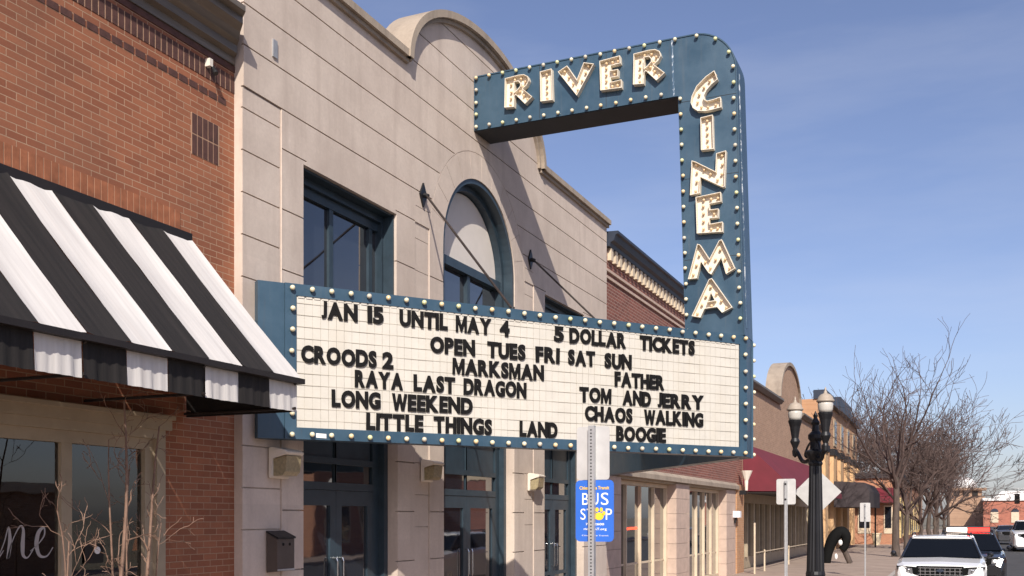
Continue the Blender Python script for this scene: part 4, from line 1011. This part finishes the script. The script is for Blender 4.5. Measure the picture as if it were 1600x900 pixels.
# ------------------------------------------------------------------ arched black sculpture on the walk
t = thing('arched_sculpture', (46, 4.78, .15), 'black arched sculpture with white patches standing on the walk', 'sculpture')
b = bmn(); pts = [(46, 5.30, .15), (46, 5.26, .6), (46, 5.10, 1.1), (46, 4.88, 1.42), (46, 4.66, 1.5), (46, 4.50, 1.3), (46, 4.53, .95), (46, 4.66, .75)]
tube(b, smooth_pts(pts, 5), [.16 + .1 * math.sin(math.pi * min(1, i / 30)) for i in range(36)], 10); obj('arch', b, M['soot'], t, smooth=True)
b = bmn(); tube(b, smooth_pts([(46.1, 4.68, .9), (46.1, 4.54, .6), (46.1, 4.43, .35), (46.1, 4.34, .15)], 5), [.16, .15, .14, .13, .12, .12, .12, .12, .12, .12, .12, .12, .12, .12, .12, .13], 8); obj('leg', b, M['bark'], t, smooth=True)
b = bmn(); sphere(b, (45.8, 4.72, 1.05), .09, 1.4); sphere(b, (45.8, 4.9, .45), .07, 1.9); obj('white_patch', b, M['white_vinyl'], t)

# ------------------------------------------------------------------ opposite side of the street (mirrored in the door glass)
for x0, x1, h_, mt, lab in ((43, 60, 6.3, 'brick_end', 'orange brick building across the street, mirrored in the left cinema doors'), (70, 95, 5, 'brick_two', 'deep red brick building across the street beyond the orange one'), (10, 27, 3.0, 'brick_tan', 'low tan brick building across the street opposite the cinema')):
    t = thing('opposite_building', (x0, -15, .15), lab, 'building', 'buildings across the street')
    b = bmn(); box(b, x0, x1, -27, -15, .15, h_); obj('wall', b, M[mt], t)
    b = bmn(); box(b, x0 - .1, x1 + .1, -27.1, -14.8, h_ + .001, h_ + .35); obj('coping', b, M['cream'], t)
    x = x0 + 1
    while x < x1 - 2.6:
        b = bmn(); box(b, x, x + 2.3, -15.05, -14.92, .7, 2.9); f_ = obj('window', b, M['cream'], t)
        b = bmn(); box(b, x + .12, x + 2.18, -14.918, -14.91, .82, 2.78); obj('pane', b, M['glass'], f_); x += 3.4
# ------------------------------------------------------------------ vehicles
def vehicle(name, x, y, label, cat, paint, L_=5.0, W=2.0, hood=1.09, cowl=1.2, roofz=1.68, cowl_x=1.25, ws_x=2.05, roof_end=4.3, tail=4.95, box_back=True, lit=False, bar=False, detail=True):
    t = thing(name, (x, y, 0), label, cat)
    def loft(secs, mat, nm, parent=t, smooth=True):
        b = bmn(); rings = [[b.verts.new((x + p[0], y + p[1], p[2])) for p in s] for s in secs]
        for a, c2 in zip(rings, rings[1:]):
            n = len(a)
            for k in range(n): b.faces.new((a[k], a[(k + 1) % n], c2[(k + 1) % n], c2[k]))
        b.faces.new(rings[0]); b.faces.new(rings[-1][::-1]); return obj(nm, b, mat, parent, smooth=False)
    h = W / 2
    def sec(xx, zb, zt, w, top):                  # body cross-section, symmetric
        r = [(w * .9, zb), (w, zb + .12), (w, zt - .18), (w * .965, zt - .06), (top, zt), (0, zt + .025)]
        r = [(xx, -a, z) for a, z in r] + [(xx, a, z) for a, z in reversed(r[:-1])]; return r
    body = [sec(.0, .32, .80, h * .84, h * .7), sec(.10, .26, hood - .06, h * .92, h * .78), sec(.4, .25, hood + .0, h * .985, h * .84), sec(cowl_x, .25, cowl - .04, h, h * .86), sec(2.3, .25, cowl, h, h * .88), sec(L_ * .7, .25, cowl + .01, h, h * .88), sec(L_ - .25, .28, cowl + .0, h * .97, h * .86), sec(L_, .35, cowl - .1, h * .9, h * .8)]
    bd = loft(body, paint, 'body')
    bel = cowl + .005; rw = h * .70
    def gsec(xx, zt, wb, wt): return [(xx, -wb, bel - .02), (xx, -wt - .03, zt - .05), (xx, -wt + .1, zt - .004), (xx, 0, zt + .015), (xx, wt - .1, zt - .004), (xx, wt + .03, zt - .05), (xx, wb, bel - .02)]
    # cabin: dark glass shell with a painted roof and pillars over it
    b = bmn(); wb = h * .90
    cab = [(cowl_x + .0, -wb * .97, bel - .02), (cowl_x, wb * .97, bel - .02), (ws_x, rw * .98, roofz - .06), (ws_x, -rw * .98, roofz - .06), (tail - .1, -wb * .95, bel - .02), (tail - .1, wb * .95, bel - .02), (roof_end, rw * .96, roofz - .07), (roof_end, -rw * .96, roofz - .07)]
    v = [b.verts.new((x + p[0], y + p[1], p[2])) for p in cab]
    for f in ((0, 1, 2, 3), (5, 4, 7, 6), (3, 2, 6, 7), (0, 3, 7, 4), (1, 5, 6, 2)): b.faces.new([v[i] for i in f])
    obj('windows', b, M['car_glass'], t)
    loft([gsec(ws_x + .0, roofz - .02, rw, rw)[1:-1], gsec(ws_x + .35, roofz, rw, rw)[1:-1], gsec(roof_end - .5, roofz, rw, rw)[1:-1], gsec(roof_end + .1, roofz - .05, rw * .95, rw * .95)[1:-1]], paint, 'roof')
    for s in (-1, 1):
        for pa, pb, pr_ in (((cowl_x - .02, wb * .975), (ws_x, rw), .03), ((tail - .08, wb * .96), (roof_end, rw), .06), ((2.9, wb), (2.95, rw + .01), .03)):
            b = bmn(); tube(b, [(x + pa[0], y + s * pa[1], bel - .02), (x + pb[0], y + s * pb[1], roofz - .055)], pr_, 6); obj('pillar', b, M['black_paint'] if pr_ == .03 else paint, t)
    for s in (-1, 1):
        for wx in (.95, L_ - 1.0):
            b = bmn(); lathe(b, [(.2, -.11), (.35, -.11), (.37, -.06), (.37, .06), (.35, .11), (.2, .11)], (x + wx, y + s * (h - .12), .37), 20, Matrix.Rotation(R(90), 4, 'X')); w_ = obj('wheel', b, M['tyre'], t)
            b = bmn(); lathe(b, [(.21, -.118), (.21, .118), (.05, .1)], (x + wx, y + s * (h - .12), .37), 12, Matrix.Rotation(R(90), 4, 'X')); obj('rim', b, M['chrome'], w_)
        b = bmn(); sphere(b, (x + cowl_x + .35, y + s * (h + .09), bel + .05), .075, .9); box(b, x + cowl_x + .3, x + cowl_x + .36, y + (s * h if s > 0 else -h - .06), y + (h + .06 if s > 0 else -h), bel - .03, bel + .02); obj('mirror', b, M['black_paint'], t)
        b = bmn(); zc = hood - .16
        FH = lambda u, v_, d: Vector((x + d + max(0, abs(u) - h * .45) ** 2 * .9, y + u, v_))
        prism(b, [(s * h * .47, zc - .11), (s * h * .90, zc - .085), (s * h * .95, zc + .075), (s * h * .80, zc + .085), (s * h * .48, zc + .06)], FH, -.035, .3); hl_ = obj('headlight', b, M['soot'], t)
        b = bmn(); prism(b, [(s * h * .58, zc - .08), (s * h * .88, zc - .06), (s * h * .92, zc + .05), (s * h * .60, zc + .04)], FH, -.042, -.034); obj('lens', b, M['headlamp'], hl_)
        b = bmn(); sphere(b, FH(s * h * .68, zc - .01, -.03), .045); obj('bulb', b, M['lit_lamp'] if lit else M['chrome'], hl_)
    b = bmn(); zc = hood - .17
    prism(b, [(-h * .5, zc + .1), (-h * .44, zc - .16), (h * .44, zc - .16), (h * .5, zc + .1)], lambda u, v_, d: Vector((x + d, y + u, v_)), -.03, .1); g_ = obj('grille', b, M['soot'], t)
    if detail:
        b = bmn()
        for k in range(3): box(b, x - .04, x - .031, y - h * .46, y + h * .46, zc + .052 - k * .075, zc + .066 - k * .075)
        for k in range(9): yy = y - h * .42 + k * h * .105; box(b, x - .045, x - .041, yy - .007, yy + .007, zc - .12, zc + .07)
        obj('grille_bars', b, M['chrome'], g_)
        b = bmn(); lathe(b, [(.085, 0), (.085, .012), (.07, .02)], (x - .047, y, zc), 16, Matrix.Rotation(R(-90), 4, 'Y')); 
        for v in b.verts: v.co.z = zc + (v.co.z - zc) * .45
        obj('emblem', b, M['navy'], g_)
        b = bmn(); box(b, x - .05, x + .1, y - h * .7, y + h * .7, .34, .52); obj('lower_grille', b, M['black'], t)
        b = bmn()
        for s in (-1, 1): tube(b, [(x + ws_x + .3, y + s * (rw - .02), roofz + .02), (x + ws_x + .4, y + s * (rw - .02), roofz + .06), (x + roof_end - .3, y + s * (rw - .02), roofz + .06), (x + roof_end - .2, y + s * (rw - .02), roofz + .01)], .018, 6)
        obj('roof_rails', b, M['iron'], t)
    if bar:
        b = bmn(); box(b, x + 2.5, x + 2.8, y - .62, y + .62, roofz + .02, roofz + .16); bb_ = obj('light_bar', b, M['black'], t)
        b = bmn(); box(b, x + 2.48, x + 2.499, y - .6, y - .0, roofz + .03, roofz + .15); obj('red_light', b, M['red_light'], bb_)
        b = bmn(); box(b, x + 2.48, x + 2.499, y + .02, y + .6, roofz + .03, roofz + .15); obj('white_light', b, M['white_strobe'], bb_)
    return t
vehicle('white_suv', 25.3, .42, 'white sport utility vehicle parked at the kerb facing the camera', 'car', M['white_paint'])
vehicle('police_car', 31.4, -.22, 'black police sport utility vehicle with lit red light bar behind the white one', 'police car', M['black_paint'], lit=True, bar=True)
vehicle('dark_sedan', 88, -3.6, 'small dark car driving in the far lane', 'car', M['grey_paint'], detail=False, roofz=1.5)
vehicle('white_pickup', 70, -4.05, 'white pickup truck oncoming at the right edge of the road', 'pickup truck', M['white_paint'], W=2.1, roofz=1.95, cowl=1.35, hood=1.2, detail=False, ws_x=1.95, roof_end=3.2, tail=3.6, L_=5.7)

# ------------------------------------------------------------------ street trees
def make_tree(seed, h, name, label, loc, trunk_r=.2, fork=.36, kids=(3, 3, 3, 4), lean_=(0, 0), spread=.85, first=6, group=None, depth=4, minr=.009):
    rng = random.Random(seed); t = thing(name, loc, label, 'tree', group); X, Y, Z = loc
    b = bmn(); fz = h * fork; pts = [(X, Y, Z)]; rs = [trunk_r * 1.25]
    for i in range(1, 7): f = i / 6; pts.append((X + lean_[0] * f + rng.gauss(0, .03), Y + lean_[1] * f + rng.gauss(0, .03), Z + fz * f)); rs.append(trunk_r * (1 - .25 * f))
    tube(b, pts, rs, 10, cap=False)
    for f in b.faces: f.smooth = True
    obj('trunk', b, M['bark'], t, smooth=True)
    b = bmn(); top = Vector(pts[-1])
    for i in range(first):
        a = 2 * math.pi * (i + rng.uniform(-.3, .3)) / first; inc = rng.uniform(.25, .95) * spread if i else .08
        d = Vector((math.cos(a) * math.sin(inc), math.sin(a) * math.sin(inc), math.cos(inc)))
        q = Vector(pts[-1 if i % 2 else -2]) if i else top
        grow(b, q, d, (h - fz) * rng.uniform(.42, .62), trunk_r * rng.uniform(.36, .55), depth, rng, kids, .8, 5, .16, 0, minr, 6, .13)
    obj('crown', b, M['twig'], t)
    return t
kg = 'bare street trees along the kerb'
ta = make_tree(4, 10.0, 'bare_tree', 'nearest bare street tree, tallest, with grey trunk beside a small road sign', (54.6, 2.95, .15), .19, .40, kids=(2, 3, 3, 3), group=kg, first=8, spread=1.15)
tb = make_tree(9, 8.2, 'bare_tree', 'bare street tree just beyond the nearest tall one', (67, 3.0, .15), .17, .3, kids=(4, 3, 3, 4), group=kg, first=8, spread=1.1, minr=.014)
tc = make_tree(21, 9, 'bare_tree', 'multi stemmed bare tree among the kerb trees behind the white vehicle', (80, 2.6, .15), .17, .18, kids=(4, 3, 3, 4), group=kg, first=10, spread=1.15, minr=.015)
for i, (x, y, s_, src, lab) in enumerate(((93, 2.4, 1.15, tb, 'bare street tree fourth along the kerb'), (106, 2.2, 1.25, tc, 'bare street tree fifth along the kerb'), (120, 2.3, 1.3, tb, 'bare street tree sixth along the kerb'), (136, 1.8, 1.1, tc, 'bare street tree seventh along the kerb, near the domed tower'), (155, 1.5, 1.1, ta, 'farthest bare street tree in the kerb row'))):
    copy_thing(src, (x, y, .15), 1.3 + i * 1.9, s_, lab)
for i, (x, y, s_, src, lab) in enumerate(((104, 12, 1.35, tc, 'tall bare tree behind the orange building, left of the row'), (132, 16, 1.8, tb, 'tall bare tree behind the flat roofed shops'), (140, 10, 1.6, tc, 'tall bare tree behind the distant tan block'), (150, 14, 1.7, ta, 'tallest bare tree rising behind the distant tan block'))):
    r = copy_thing(src, (x, y, .0), .7 + i * 2.3, s_, lab); r['group'] = 'tall bare trees behind the shops'
